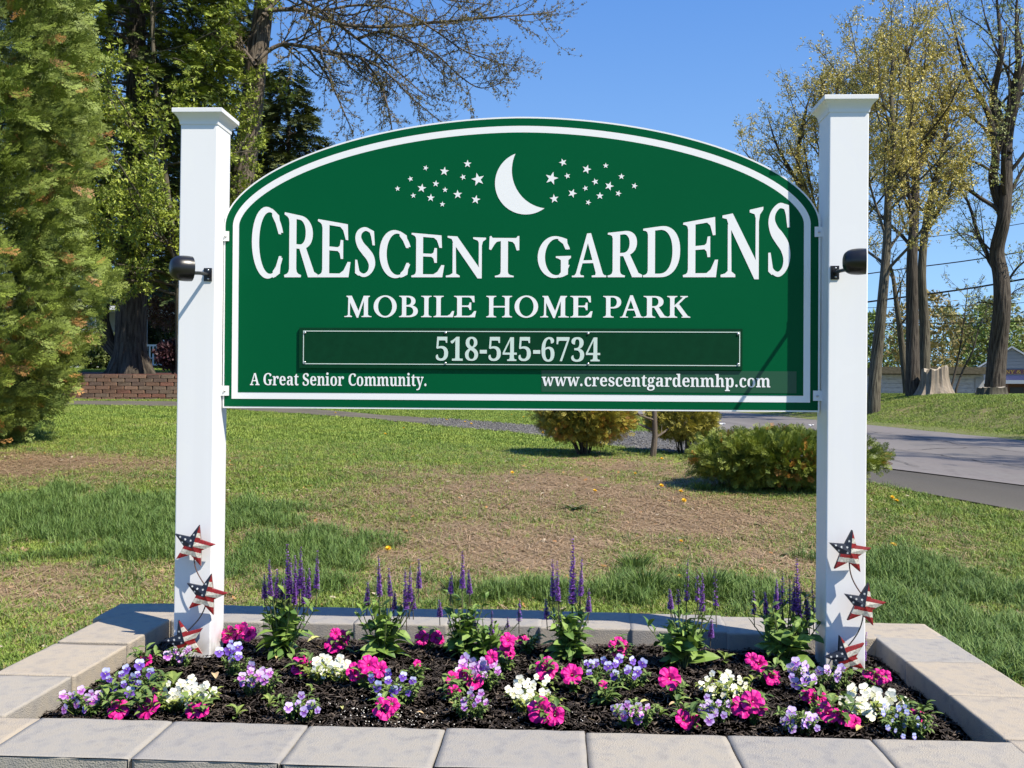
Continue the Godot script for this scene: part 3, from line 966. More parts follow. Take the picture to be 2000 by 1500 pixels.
func flood_lamp(base: Vector3, reach: Vector3, face: Vector3, label: String) -> void:
	var l := thing("flood_lamp", label, "lamp", base, "flood lamps of the sign")
	var pb := MB.new()
	pb.box(Vector3(0, 0.0, 0.002), Vector3(0.027, 0.044, 0.004))
	pb.box(Vector3(0, 0.0, 0.006), Vector3(0.016, 0.018, 0.006))
	part("mounting_plate", pb.mesh(), M.lamp, l)
	var scr := SphereMesh.new()
	scr.radius = 0.0034; scr.height = 0.005; scr.radial_segments = 10; scr.rings = 5
	for y: float in [-0.0145, 0.0145]: part("screw", scr, M.screw, l, Transform3D(Basis(Vector3.RIGHT, PI / 2), Vector3(0.002, y, 0.0045)))
	var f := face.normalized()
	var head := reach
	var y := f
	var x := y.cross(Vector3.UP).normalized()
	var b := Basis(x, y, x.cross(y))
	var arm := MB.new()
	var pts := PackedVector3Array()
	var rad := PackedFloat32Array()
	var c1 := Vector3(reach.x * 0.15, -0.002, reach.z * 0.55)
	var endp := head - f * 0.012 - Vector3(0, 0.024, 0)
	for i in 13:
		pts.push_back(Vector3(0, 0, 0.004).bezier_interpolate(Vector3(0, 0, 0.03), c1, endp, i / 12.0)); rad.push_back(0.0062)
	arm.tube(pts, rad, 12, Color.WHITE, 1.0, true)
	part("arm", arm.mesh(), M.lamp, l)
	var shade := smooth_prof([[-0.034, 0.0], [-0.033, 0.014], [-0.027, 0.028], [-0.012, 0.0375], [0.012, 0.0405], [0.034, 0.0395]])
	shade.append_array([[0.0350, 0.0385], [0.034, 0.037], [0.010, 0.037], [0.0, 0.030], [-0.010, 0.0]])
	part("shade", lathe(shade, 36, b, head), M.lamp, l)
	part("lens", lathe([[0.024, 0.0365], [0.0245, 0.0]], 30, b, head), M.glass, l)

func flag_tex(sd: int) -> ImageTexture:
	var r := RandomNumberGenerator.new()
	r.seed = sd
	var f := FastNoiseLite.new()
	f.seed = sd; f.frequency = 0.05
	var N := 192
	var im := Image.create(N, N, false, Image.FORMAT_RGB8)
	var stars := []
	for q in [[-0.10, 0.50], [-0.16, 0.22], [-0.42, 0.20], [-0.68, 0.24], [-0.52, 0.03], [-0.13, -0.02]]: stars.push_back(star_pts(q[0], q[1], 0.07, r.randf_range(-0.4, 0.4)))
	for y in N:
		for x in N:
			var p := Vector2(x * 2.0 / (N - 1) - 1.0, 1.0 - y * 2.0 / (N - 1))
			var c: Color
			var wob := 0.015 * f.get_noise_2d(x * 2.0, y * 2.0)
			if p.x < 0.02 + wob and p.y > -0.10 + wob:
				c = Color(0.10, 0.125, 0.20)
				for s in stars:
					if Geometry2D.is_point_in_polygon(p, s): c = Color(0.85, 0.86, 0.86)
			else:
				var band := int(floor((p.y + 1.0 + wob) / 0.222 + 0.6))
				c = Color(0.56, 0.09, 0.095) if band % 2 == 0 else Color(0.80, 0.79, 0.74)
				if p.y < -0.66 or p.y > 0.80: c = Color(0.52, 0.085, 0.09)
			var k := 0.88 + 0.22 * f.get_noise_2d(x * 1.5, y * 1.5) + r.randf_range(-0.05, 0.05)
			im.set_pixel(x, y, Color(c.r * k, c.g * k, c.b * k))
	im.generate_mipmaps()
	return ImageTexture.create_from_image(im)

func star_mesh(R: float) -> ArrayMesh:
	var mb := MB.new()
	var p := star_pts(0, 0, 1.0, 0.0, 0.43)
	for i in 10:
		var a := p[i]
		var b := p[(i + 1) % 10]
		var u := func(q: Vector2) -> Vector2: return Vector2(q.x * 0.5 + 0.5, 0.5 - q.y * 0.5)
		var A := Vector3(a.x, a.y, 0) * R
		var B := Vector3(b.x, b.y, 0) * R
		var C := Vector3(0, 0, 0.09) * R
		mb.tri(C, B, A, Color.WHITE, u.call(Vector2.ZERO), u.call(b), u.call(a))
		var dz := Vector3(0, 0, -0.16) * R
		for t in [[A, B, B + dz], [A, B + dz, A + dz]]: mb.tri(t[0], t[1], t[2], Color.WHITE, u.call(a), u.call(b), u.call(b))
		mb.tri(dz, A + dz, B + dz, Color(0.3, 0.3, 0.3), u.call(a), u.call(a), u.call(a))
	return mb.mesh()

func star_stake(_n: String, spots: Array, turns: Array, label: String) -> void:
	var c: Array[Vector3] = []
	for q in spots:
		var d := at(q.x, q.y, 1.0) - EYE
		c.push_back(EYE + d * ((q.z - EYE.z) / d.z))
	var base := Vector3(c[2].x, -0.07, c[2].z - 0.01)
	var st := thing("star_stake", label, "garden ornament", base, "flag star ornaments")
	var mesh := star_mesh(0.0715)
	for i in 3:
		var m := mat(Color.WHITE, 0.5)
		m.albedo_texture = flag_tex(70 + i + int(c[0].x * 10))
		var face := Basis(Vector3.UP, 0.10) * Basis(Vector3.BACK, -turns[i])
		part("star", mesh, m, st, Transform3D(face, c[i] - base))
	var w := MB.new()
	var rad := PackedFloat32Array()
	var pts := PackedVector3Array()
	for k in 2:
		var a := c[k] + Vector3(0.0, -0.03, -0.008)
		var b := c[k + 1] + Vector3(0.0, 0.025, -0.008)
		pts = PackedVector3Array(); rad = PackedFloat32Array()
		var s := (1.0 if k == 0 else -1.0) * 0.012
		for i in 13:
			var t := i / 12.0
			pts.push_back(a.lerp(b, t) + Vector3(-s * sin(t * PI), 0, 0)); rad.push_back(0.0021)
		var wm := MB.new()
		wm.tube(pts, rad, 8)
		part("wire", wm.mesh(), M.wire_red if k == 0 else M.wire_dark, st, Transform3D(Basis.IDENTITY, -base))
	w.tube(PackedVector3Array([c[2] - base + Vector3(0, 0, -0.008), Vector3(0.01, -0.05, 0)]), PackedFloat32Array([0.002, 0.002]), 8)
	part("stake", w.mesh(), M.wire_dark, st)

# ------------------------------------------------------------------ growing things
func spray_mesh(pairs: int, L: float, spread: float, w: float, fine: bool, ca: Color, cb: Color) -> ArrayMesh:
	# a flat, branching spray of foliage along +y, of unit length L
	var r := RandomNumberGenerator.new()
	r.seed = pairs * 7 + int(L * 1000)
	var mb := MB.new()
	mb.lens(Vector3.ZERO, Vector3.UP, Vector3.RIGHT, L, w * 0.8, ca, cb)
	for i in pairs:
		var t := 0.10 + 0.82 * i / float(pairs - 1)
		for sg: int in [-1, 1]:
			var a := deg_to_rad(r.randf_range(30, 52))
			var d := Vector3(sin(a) * sg, cos(a), r.randf_range(-0.25, 0.25)).normalized()
			var l := L * spread * (sin(PI * (0.22 + 0.72 * t))) * r.randf_range(0.75, 1.1)
			var p := Vector3(0, L * t, 0.02 * L * r.randf_range(-1, 1))
			var sd := d.cross(Vector3(0, 0, 1)).normalized()
			mb.lens(p, d, sd, l, w, ca, cb)
			if fine:
				for k in 2:
					var tt := 0.3 + 0.33 * k
					for s2: int in [-1, 1]:
						var d2 := (d + sd * 0.75 * s2 + Vector3(0, 0, r.randf_range(-0.3, 0.3))).normalized()
						mb.lens(p + d * l * tt, d2, d2.cross(Vector3(0, 0, 1)).normalized(), l * 0.42 * (1.1 - tt), w * 0.85, ca.lerp(cb, 0.5), cb)
	return mb.mesh()

func clump_mesh(k: int, size: float, w: float, sd: int) -> ArrayMesh:
	# k leaf blades thrown around a point
	var r := RandomNumberGenerator.new()
	r.seed = sd
	var mb := MB.new()
	for i in k:
		var d := Vector3(r.randfn(), r.randfn() + 0.25, r.randfn()).normalized()
		var sdv := d.cross(Vector3(r.randfn(), r.randfn(), r.randfn())).normalized()
		var c := r.randf_range(0.75, 1.15)
		var col := Color(c, c, c)
		mb.lens(d * size * r.randf_range(0.0, 0.35), d, sdv, size * r.randf_range(0.5, 1.0), size * w, col, col)
	return mb.mesh()

func facing(d: Vector3, roll: float) -> Basis:      # +y along d
	var y := d.normalized()
	var x := y.cross(Vector3(0.3, 0.1, 1)).normalized()
	var b := Basis(x, y, x.cross(y))
	return b * Basis(Vector3.UP, roll)

func rand_dir() -> Vector3:
	return Vector3(rng.randfn(), rng.randfn(), rng.randfn()).normalized()

# grows a limb with its children; wood goes to mb, leaf places to T.xf
func limb(mb: MB, T: Dictionary, p: Vector3, d: Vector3, L: float, r: float, lvl: int) -> void:
	var n := maxi(3, int(ceil(L / T.seg)))
	var pts := PackedVector3Array([p])
	var rad := PackedFloat32Array([r])
	var rt: float = r * (0.22 if lvl >= T.levels else 0.42)
	for i in n:
		d = (d + Vector3(rng.randfn(), rng.randfn(), rng.randfn()) * T.wob + Vector3.UP * T.up[mini(lvl, T.up.size() - 1)]).normalized()
		p += d * L / n
		pts.push_back(p)
		rad.push_back(lerpf(r, rt, float(i + 1) / n))
	limb_path(mb, T, pts, rad, lvl)

func limb_path(mb: MB, T: Dictionary, pts: PackedVector3Array, rad: PackedFloat32Array, lvl: int) -> void:
	mb.tube(pts, rad, [10, 7, 5, 4, 3][mini(lvl, 4)])
	var L := 0.0
	for i in pts.size() - 1: L += pts[i].distance_to(pts[i + 1])
	if lvl < T.levels:
		var k: int = maxi(1, int(round(T.kids[lvl] * rng.randf_range(0.8, 1.2))))
		for j in k:
			var t: float = lerpf(T.t0[lvl], 0.98, (j + rng.randf()) / k)
			var x := t * (pts.size() - 1)
			var i := mini(int(x), pts.size() - 2)
			var q := pts[i].lerp(pts[i + 1], x - i)
			var along_d := (pts[i + 1] - pts[i]).normalized()
			var rr := lerpf(rad[i], rad[i + 1], x - i)
			var side := along_d.cross(rand_dir()).normalized()
			var a: float = deg_to_rad(T.ang[lvl] * rng.randf_range(0.7, 1.25))
			var dd := (along_d * cos(a) + side * sin(a)).normalized()
			limb(mb, T, q, dd, L * T.ratio[lvl] * rng.randf_range(0.65, 1.15) * (1.15 - 0.55 * t), maxf(rr * T.get("shrink", 0.5), T.thin), lvl + 1)
	if lvl >= T.leaf_from:
		var k2 := int(L * T.leaves)
		for j in k2:
			var t := lerpf(0.15, 1.0, rng.randf())
			var x := t * (pts.size() - 1)
			var i := mini(int(x), pts.size() - 2)
			T.xf.push_back(pts[i].lerp(pts[i + 1], x - i) + rand_dir() * T.off)
			T.dr.push_back((pts[i + 1] - pts[i]).normalized())

func leaf_set(T: Dictionary, size: float, c0: Color, c1: Color, xf: Array[Transform3D], cols: PackedColorArray) -> void:
	for i in T.xf.size():
		var s := size * rng.randf_range(0.6, 1.3)
		xf.push_back(Transform3D(facing(rand_dir() + T.dr[i], rng.randf() * TAU).scaled(Vector3.ONE * s), T.xf[i]))
		var k := rng.randf()
		cols.push_back(c0.lerp(c1, k))

func px_path(s: String, depth: float, sway := 0.0) -> PackedVector3Array:      # "u,v u,v ..." at a distance
	var r := PackedVector3Array()
	var i := 0
	for q in s.split(" ", false):
		var k := q.split(",")
		r.push_back(at(float(k[0]), float(k[1]), depth + (float(k[2]) if k.size() > 2 else sway * sin(i * 2.1))))
		i += 1
	# rounded through the given points
	var o := PackedVector3Array()
	for j in r.size() - 1:
		for t in 4: o.push_back(r[j].cubic_interpolate(r[j + 1], r[maxi(j - 1, 0)], r[mini(j + 2, r.size() - 1)], t / 4.0))
	o.push_back(r[r.size() - 1])
	return o

func taper(n: int, a: float, b: float, e := 1.0) -> PackedFloat32Array:
	var r := PackedFloat32Array()
	for i in n: r.push_back(lerpf(a, b, pow(float(i) / (n - 1), e)))
	return r

func flare_root(mb: MB, p: Vector3, r: float, h: float, lobes: int, out: float) -> void:
	# a buttressed foot of a trunk
	var rows := []
	for j in 9:
		var t := j / 8.0
		var ring := []
		for k in 25:
			var a := TAU * k / 24.0
			var lob := 0.5 + 0.5 * cos(a * lobes + 0.7)
			var rr := r * (1.0 + out * pow(1.0 - t, 2.2) * (0.35 + 0.9 * lob)) * (1.0 + 0.04 * sin(a * 9.0 + j))
			ring.push_back(p + Vector3(cos(a) * rr, h * t - 0.12, sin(a) * rr))
		rows.push_back(ring)
	for j in 8:
		for k in 24:
			mb.tri(rows[j][k], rows[j + 1][k], rows[j + 1][k + 1], Color.WHITE, Vector2(k / 24.0, j * 0.1), Vector2(k / 24.0, j * 0.1 + 0.1), Vector2((k + 1) / 24.0, j * 0.1 + 0.1))
			mb.tri(rows[j][k], rows[j + 1][k + 1], rows[j][k + 1], Color.WHITE, Vector2(k / 24.0, j * 0.1), Vector2((k + 1) / 24.0, j * 0.1 + 0.1), Vector2((k + 1) / 24.0, j * 0.1))

# conifer: drooping whorled boughs that carry flat sprays
func conifer_boughs(mb: MB, xf: Array[Transform3D], cols: PackedColorArray, trunk: Callable, y0: float, y1: float, step: float, reach: Callable, droop: float, dark: Color, tip: Color, spray_len: float, dens: float, lit: float) -> void:
	var y := y0
	while y < y1:
		var a := rng.randf() * TAU
		for w in 3:
			a += TAU / 3.0 + rng.randf_range(-0.4, 0.4)
			var L: float = reach.call(y, a) * rng.randf_range(0.75, 1.1)
			if L < 0.2: continue
			var p: Vector3 = trunk.call(y + rng.randf_range(-0.1, 0.1))
			var out := Vector3(cos(a), 0, sin(a))
			var pts := PackedVector3Array()
			var n := maxi(4, int(L / 0.35))
			for i in n + 1:
				var t := float(i) / n
				pts.push_back(p + out * L * t + Vector3(0, L * (0.22 * t - droop * t * t), 0) + Vector3(rng.randfn(), rng.randfn(), rng.randfn()) * 0.03)
			mb.tube(pts, taper(n + 1, 0.012 + L * 0.008, 0.004), 4)
			var side := out.cross(Vector3.UP)
			var cnt := int(L * dens)
			for k in cnt:
				var t := 0.12 + 0.88 * sqrt(rng.randf())
				var x := t * n
				var i := mini(int(x), n - 1)
				var q := pts[i].lerp(pts[i + 1], x - i)
				var sg := 1.0 if rng.randf() < 0.5 else -1.0
				var d := (out * rng.randf_range(0.3, 1.0) + side * sg * rng.randf_range(0.1, 1.1) + Vector3.DOWN * rng.randf_range(-0.1, 0.7)).normalized()
				q += side * sg * rng.randf_range(0.0, 0.22) * L * (1.1 - t) + Vector3.UP * rng.randfn() * 0.05
				var yb := d
				var zb := (Vector3.UP + rand_dir() * 0.45).normalized()
				var xb := yb.cross(zb).normalized()
				var s := spray_len * rng.randf_range(0.6, 1.35)
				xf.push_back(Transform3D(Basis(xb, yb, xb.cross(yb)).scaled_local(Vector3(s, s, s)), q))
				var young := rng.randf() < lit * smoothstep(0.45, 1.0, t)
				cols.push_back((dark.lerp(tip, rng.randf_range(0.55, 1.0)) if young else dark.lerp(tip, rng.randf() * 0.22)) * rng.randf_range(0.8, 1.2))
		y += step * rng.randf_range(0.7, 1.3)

func build_left_side() -> void:
	var white := Color.WHITE
	# --- arborvitae close by on the left
	var av := thing("arborvitae", "tall feathery green arborvitae filling the left edge of the picture", "tree", gp(-6.75, 10.6))
	var base := av.position
	var wood := MB.new()
	wood.tube(PackedVector3Array([Vector3(0, -0.1, 0), Vector3(0.05, 2, 0), Vector3(0, 4.5, 0), Vector3(0.05, 6.6, 0)]), PackedFloat32Array([0.13, 0.1, 0.06, 0.01]), 10)
	var xf: Array[Transform3D] = []
	var cols := PackedColorArray()
	# outer skin of fans on a lumpy column
	var lump := FastNoiseLite.new()
	lump.seed = 77; lump.frequency = 0.55
	for i in 40000:
		var y := 0.05 + 7.2 * rng.randf()
		var a := rng.randf() * TAU
		var rr := along([Vector2(0, 0.85), Vector2(0.25, 1.15), Vector2(0.7, 1.5), Vector2(1.6, 1.78), Vector2(2.4, 1.66), Vector2(3.6, 1.66), Vector2(5.0, 1.62), Vector2(6.4, 1.25), Vector2(7.4, 0.4)], y)
		var l := lump.get_noise_3d(cos(a) * 2.2, y * 1.4, sin(a) * 2.2)
		rr *= 1.0 + 0.40 * l
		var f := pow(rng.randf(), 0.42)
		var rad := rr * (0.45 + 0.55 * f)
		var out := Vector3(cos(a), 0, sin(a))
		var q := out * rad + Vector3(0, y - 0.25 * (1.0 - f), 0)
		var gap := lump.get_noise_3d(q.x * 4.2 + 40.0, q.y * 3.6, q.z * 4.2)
		if gap < -0.06 and f > 0.55 and rng.randf() < 0.9: continue
		q += out * 0.22 * maxf(gap, 0.0)
		var d := (out * rng.randf_range(0.5, 1.0) + Vector3.UP * rng.randf_range(-0.35, 0.6) + out.cross(Vector3.UP) * rng.randf_range(-0.9, 0.9)).normalized()
		var zb := (out.cross(Vector3.UP) * (1 if rng.randf() < 0.5 else -1) + rand_dir() * 0.8).normalized()
		var xb := d.cross(zb).normalized()
		var s := rng.randf_range(0.7, 1.35)
		xf.push_back(Transform3D(Basis(xb, d, xb.cross(d)).scaled_local(Vector3(s, s, s)), q))
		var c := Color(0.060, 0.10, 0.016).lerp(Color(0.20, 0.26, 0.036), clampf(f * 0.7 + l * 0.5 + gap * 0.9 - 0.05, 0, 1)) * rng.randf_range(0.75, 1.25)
		if rng.randf() < 0.035 + 0.11 * smoothstep(2.2, 0.6, y) * smoothstep(0.05, 0.35, lump.get_noise_3d(q.x * 3.0, q.y * 3.0, q.z * 3.0)) * 3.0: c = Color(0.36, 0.19, 0.055) * rng.randf_range(0.7, 1.2)
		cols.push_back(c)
	for i in 90:
		var y := rng.randf_range(0.3, 5.0)
		var a := rng.randf() * TAU
		var o := Vector3(cos(a), 0, sin(a))
		wood.tube(PackedVector3Array([Vector3(0, y, 0), o * 0.6 + Vector3(0, y + 0.25, 0), o * 1.2 + Vector3(0, y + 0.4, 0)]), PackedFloat32Array([0.018, 0.011, 0.004]), 4)
	part("trunk", wood.mesh(), M.bark[1], av)
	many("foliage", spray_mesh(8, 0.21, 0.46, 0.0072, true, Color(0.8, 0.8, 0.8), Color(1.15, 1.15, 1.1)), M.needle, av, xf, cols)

	# --- retaining wall of split blocks, each block its own piece
	var wl := thing("retaining_wall", "low curved retaining wall of red and tan split concrete blocks", "wall", gp(-9.0, 20.75))
	var wb := wl.position
	var blocks: Array[Mesh] = []
	for k in 4:
		var m := MB.new()
		var j := 0.012
		var hw := 0.153
		var hh := 0.0415
		# a faceted, split face that stands proud in the middle
		var f0 := [Vector3(-hw, -hh, 0.0), Vector3(-hw, hh, 0.0), Vector3(hw, hh, 0.0), Vector3(hw, -hh, 0.0)]
		var f1 := [Vector3(-hw * 0.86, -hh + 0.005, 0.05 + rng.randf_range(-j, j)), Vector3(-hw * 0.84, hh - 0.004, 0.045 + rng.randf_range(-j, j)), Vector3(hw * 0.85, hh - 0.004, 0.045 + rng.randf_range(-j, j)), Vector3(hw * 0.87, -hh + 0.005, 0.05 + rng.randf_range(-j, j))]
		m.quad(f1[0], f1[1], f1[2], f1[3])
		for e in 4: m.quad(f0[e], f0[(e + 1) % 4], f1[(e + 1) % 4], f1[e])
		m.quad(f0[1] + Vector3(0, 0, -0.16), f0[2] + Vector3(0, 0, -0.16), f0[2], f0[1])
		m.quad(f0[0] + Vector3(0, 0, -0.16), f0[1] + Vector3(0, 0, -0.16), f0[1], f0[0])
		m.quad(f0[3], f0[2], f0[2] + Vector3(0, 0, -0.16), f0[3] + Vector3(0, 0, -0.16))
		blocks.push_back(m.mesh())
	var btex := noise_tex(51, 0.06, [Color(0.6, 0.58, 0.56), Color(1, 1, 1)], 128, 1.0, 0.3)
	var bm: Array = []
	for c in [lin(0.23, 0.105, 0.070), lin(0.20, 0.115, 0.075), lin(0.245, 0.15, 0.10), lin(0.15, 0.10, 0.075), lin(0.19, 0.135, 0.095)]: bm.push_back(mat(c, 0.92, btex, 3.0))
	for row in 7:
		for i in 31:
			var lat := -14.1 + 0.31 * i + (0.155 if row % 2 else 0.0)
			var dep := 20.58 + 0.06 * sin(lat * 0.6) + 0.02 * row + 0.35 * pow(maxf(0.0, lat + 6.4), 2.0)
			var p := plan(lat, dep)
			p.y = ground_h(-9.0, 20.5) - 0.03 + 0.084 * row + 0.042
			part("block", blocks[rng.randi() % 4], bm[rng.randi() % 5], wl, Transform3D(Basis(Vector3.UP, 0.05 + 0.14 * maxf(0.0, lat + 6.4) + rng.randf_range(-0.02, 0.02)), p - wb))

	# --- big old conifer on the bed behind the wall
	var hb := gp(-9.33, 23.0)
	var he := thing("conifer_tree", "large dark conifer with a thick flared trunk standing on red mulch", "tree", hb)
	var w2 := MB.new()
	flare_root(w2, Vector3.ZERO, 0.36, 1.0, 5, 0.85)
	w2.tube(PackedVector3Array([Vector3(0, 0.75, 0), Vector3(0.02, 2.0, 0), Vector3(0.05, 4, 0), Vector3(0.1, 8, 0), Vector3(0.1, 15.8, 0)]), PackedFloat32Array([0.37, 0.35, 0.32, 0.2, 0.03]), 14)
	var second := PackedVector3Array([Vector3(-0.30, 0.45, 0.02), Vector3(-0.55, 0.75, 0.04), Vector3(-0.68, 1.3, 0.05), Vector3(-0.66, 2.6, 0.03), Vector3(-0.62, 6.0, 0.0), Vector3(-0.6, 9.0, 0.0)])
	w2.tube(second, PackedFloat32Array([0.16, 0.19, 0.155, 0.14, 0.10, 0.03]), 10)
	part("trunk", w2.mesh(), M.bark[1], he)
	xf = []
	cols = PackedColorArray()
	var bw := MB.new()
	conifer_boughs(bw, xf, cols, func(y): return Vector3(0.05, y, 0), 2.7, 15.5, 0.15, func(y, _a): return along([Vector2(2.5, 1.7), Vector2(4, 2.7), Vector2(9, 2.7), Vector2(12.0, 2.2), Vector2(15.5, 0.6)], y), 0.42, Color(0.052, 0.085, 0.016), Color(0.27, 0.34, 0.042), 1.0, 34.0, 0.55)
	part("boughs", bw.mesh(), M.twig, he)
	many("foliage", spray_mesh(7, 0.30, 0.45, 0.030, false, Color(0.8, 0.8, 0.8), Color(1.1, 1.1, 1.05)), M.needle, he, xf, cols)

	# --- young maple with fresh yellow green leaves between
	var mb_ := gp(-7.7, 21.9)
	var ym := thing("young_maple", "slender tree with fresh yellow green leaf clusters above the left post", "tree", mb_)
	var T := {levels = 3, seg = 0.35, wob = 0.10, up = [0.0, 0.02, 0.0, 0.0], kids = [34, 8, 5], t0 = [0.22, 0.2, 0.25], ang = [68.0, 45.0, 45.0], ratio = [0.33, 0.42, 0.5], thin = 0.005, shrink = 0.4, leaf_from = 2, leaves = 17.0, off = 0.08, xf = [], dr = []}
	var w3 := MB.new()
	var tr := PackedVector3Array([Vector3(0, -0.1, 0), Vector3(-0.06, 2, 0.0), Vector3(-0.30, 4, 0.1), Vector3(-0.7, 7.0, 0.0), Vector3(-0.9, 10.8, 0)])
	limb_path(w3, T, tr, PackedFloat32Array([0.12, 0.10, 0.075, 0.05, 0.015]), 0)
	part("trunk", w3.mesh(), M.bark[2], ym)
	xf = []
	cols = PackedColorArray()
	leaf_set(T, 1.0, Color(0.15, 0.21, 0.022), Color(0.36, 0.42, 0.05), xf, cols)
	many("foliage", clump_mesh(7, 0.105, 0.30, 3), M.leaf, ym, xf, cols)

	# --- old maple whose limbs cross the sky
	var D := 24.0
	var root := gp(-7.05, D)
	var om := thing("budding_maple", "old maple leaning behind the sign, its budding limbs spread over the sky", "tree", root)
	var w4 := MB.new()
	var T2 := {levels = 3, seg = 0.22, wob = 0.15, up = [0.0, 0.0, 0.03, 0.05], kids = [9, 8, 6], t0 = [0.2, 0.08, 0.12, 0.15], ang = [40.0, 48.0, 46.0, 45.0], ratio = [0.3, 0.30, 0.5, 0.5], thin = 0.0035, leaf_from = 2, leaves = 10.0, off = 0.015, xf = [], dr = []}
	var bp := px_path("440,740 452,560 468,400 480,300 489,240 500,130 512,40 520,-40 530,-160 540,-300", D)
	w4.tube(bp, taper(bp.size(), 0.37, 0.20, 0.8), 14)
	for s in ["500,118 545,88 600,92 650,103 705,112 760,146 805,192 862,238", "514,30 560,-10 620,18 690,70 745,112 800,160 835,190", "516,20 590,20 660,46 760,52 870,42 960,34 1040,28 1085,22", "700,75 745,62 800,80 850,105 900,150 940,172 985,160", "500,130 470,90 440,70 400,60", "518,-20 600,-60 720,-40 850,-5 960,10", "705,112 735,150 755,200 765,250 772,300", "600,92 640,150 668,210 690,262", "520,-20 450,-60 380,-70", "640,20 700,10 780,20 850,60 905,98 960,118 990,130"]:
		var pp := px_path(s, D - 0.6, 0.35)
		T2.kids = [9, int(10 + pp.size() * 0.75), 8, 5]
		limb_path(w4, T2, pp, taper(pp.size(), 0.060 if s.begins_with("5") else 0.035, 0.010), 1)
	var inv := Transform3D(Basis.IDENTITY, -root)
	part("trunk", w4.mesh(), M.bark[0], om, inv)
	xf = []
	cols = PackedColorArray()
	leaf_set(T2, 1.0, Color(0.13, 0.10, 0.035), Color(0.22, 0.19, 0.06), xf, cols)
	var bud := many("buds", clump_mesh(5, 0.055, 0.42, 12), M.leaf, om, xf, cols)
	bud.transform = inv

	# --- spruce further back, right of the maple trunk
	var sp := gp(-7.9, 33.0)
	var st := thing("spruce_tree", "dark spruce standing behind the maple trunk left of the sign's arch", "tree", sp)
	var w5 := MB.new()
	w5.tube(PackedVector3Array([Vector3(0, -0.2, 0), Vector3(0, 5, 0), Vector3(0, 10.4, 0)]), PackedFloat32Array([0.22, 0.14, 0.02]), 8)
	xf = []
	cols = PackedColorArray()
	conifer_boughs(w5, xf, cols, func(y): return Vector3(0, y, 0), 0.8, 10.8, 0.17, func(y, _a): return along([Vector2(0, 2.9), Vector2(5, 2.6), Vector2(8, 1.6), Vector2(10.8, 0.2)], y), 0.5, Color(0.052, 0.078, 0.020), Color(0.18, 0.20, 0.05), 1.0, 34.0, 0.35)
	part("trunk", w5.mesh(), M.bark[1], st)
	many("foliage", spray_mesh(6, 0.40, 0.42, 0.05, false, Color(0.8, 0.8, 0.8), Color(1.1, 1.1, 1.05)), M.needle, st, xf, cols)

	# --- another dark conifer that closes the view behind the left post
	var s2 := gp(-11.2, 36.0)
	var s3 := thing("conifer_tree", "dark conifer far back behind the yellow green leaves over the left post", "tree", s2)
	var w6 := MB.new()
	w6.tube(PackedVector3Array([Vector3(0, -0.2, 0), Vector3(0, 8, 0), Vector3(0, 15.5, 0)]), PackedFloat32Array([0.3, 0.2, 0.02]), 8)
	xf = []
	cols = PackedColorArray()
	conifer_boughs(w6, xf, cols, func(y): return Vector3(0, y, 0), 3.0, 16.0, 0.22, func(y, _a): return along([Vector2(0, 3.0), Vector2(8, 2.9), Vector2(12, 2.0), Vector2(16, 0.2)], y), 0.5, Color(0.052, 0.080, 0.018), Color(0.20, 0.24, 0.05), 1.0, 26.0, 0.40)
	part("trunk", w6.mesh(), M.bark[1], s3)
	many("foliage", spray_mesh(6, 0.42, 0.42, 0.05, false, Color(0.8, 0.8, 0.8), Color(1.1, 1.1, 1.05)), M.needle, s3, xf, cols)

	# --- pale house in the yard behind
	house_left()

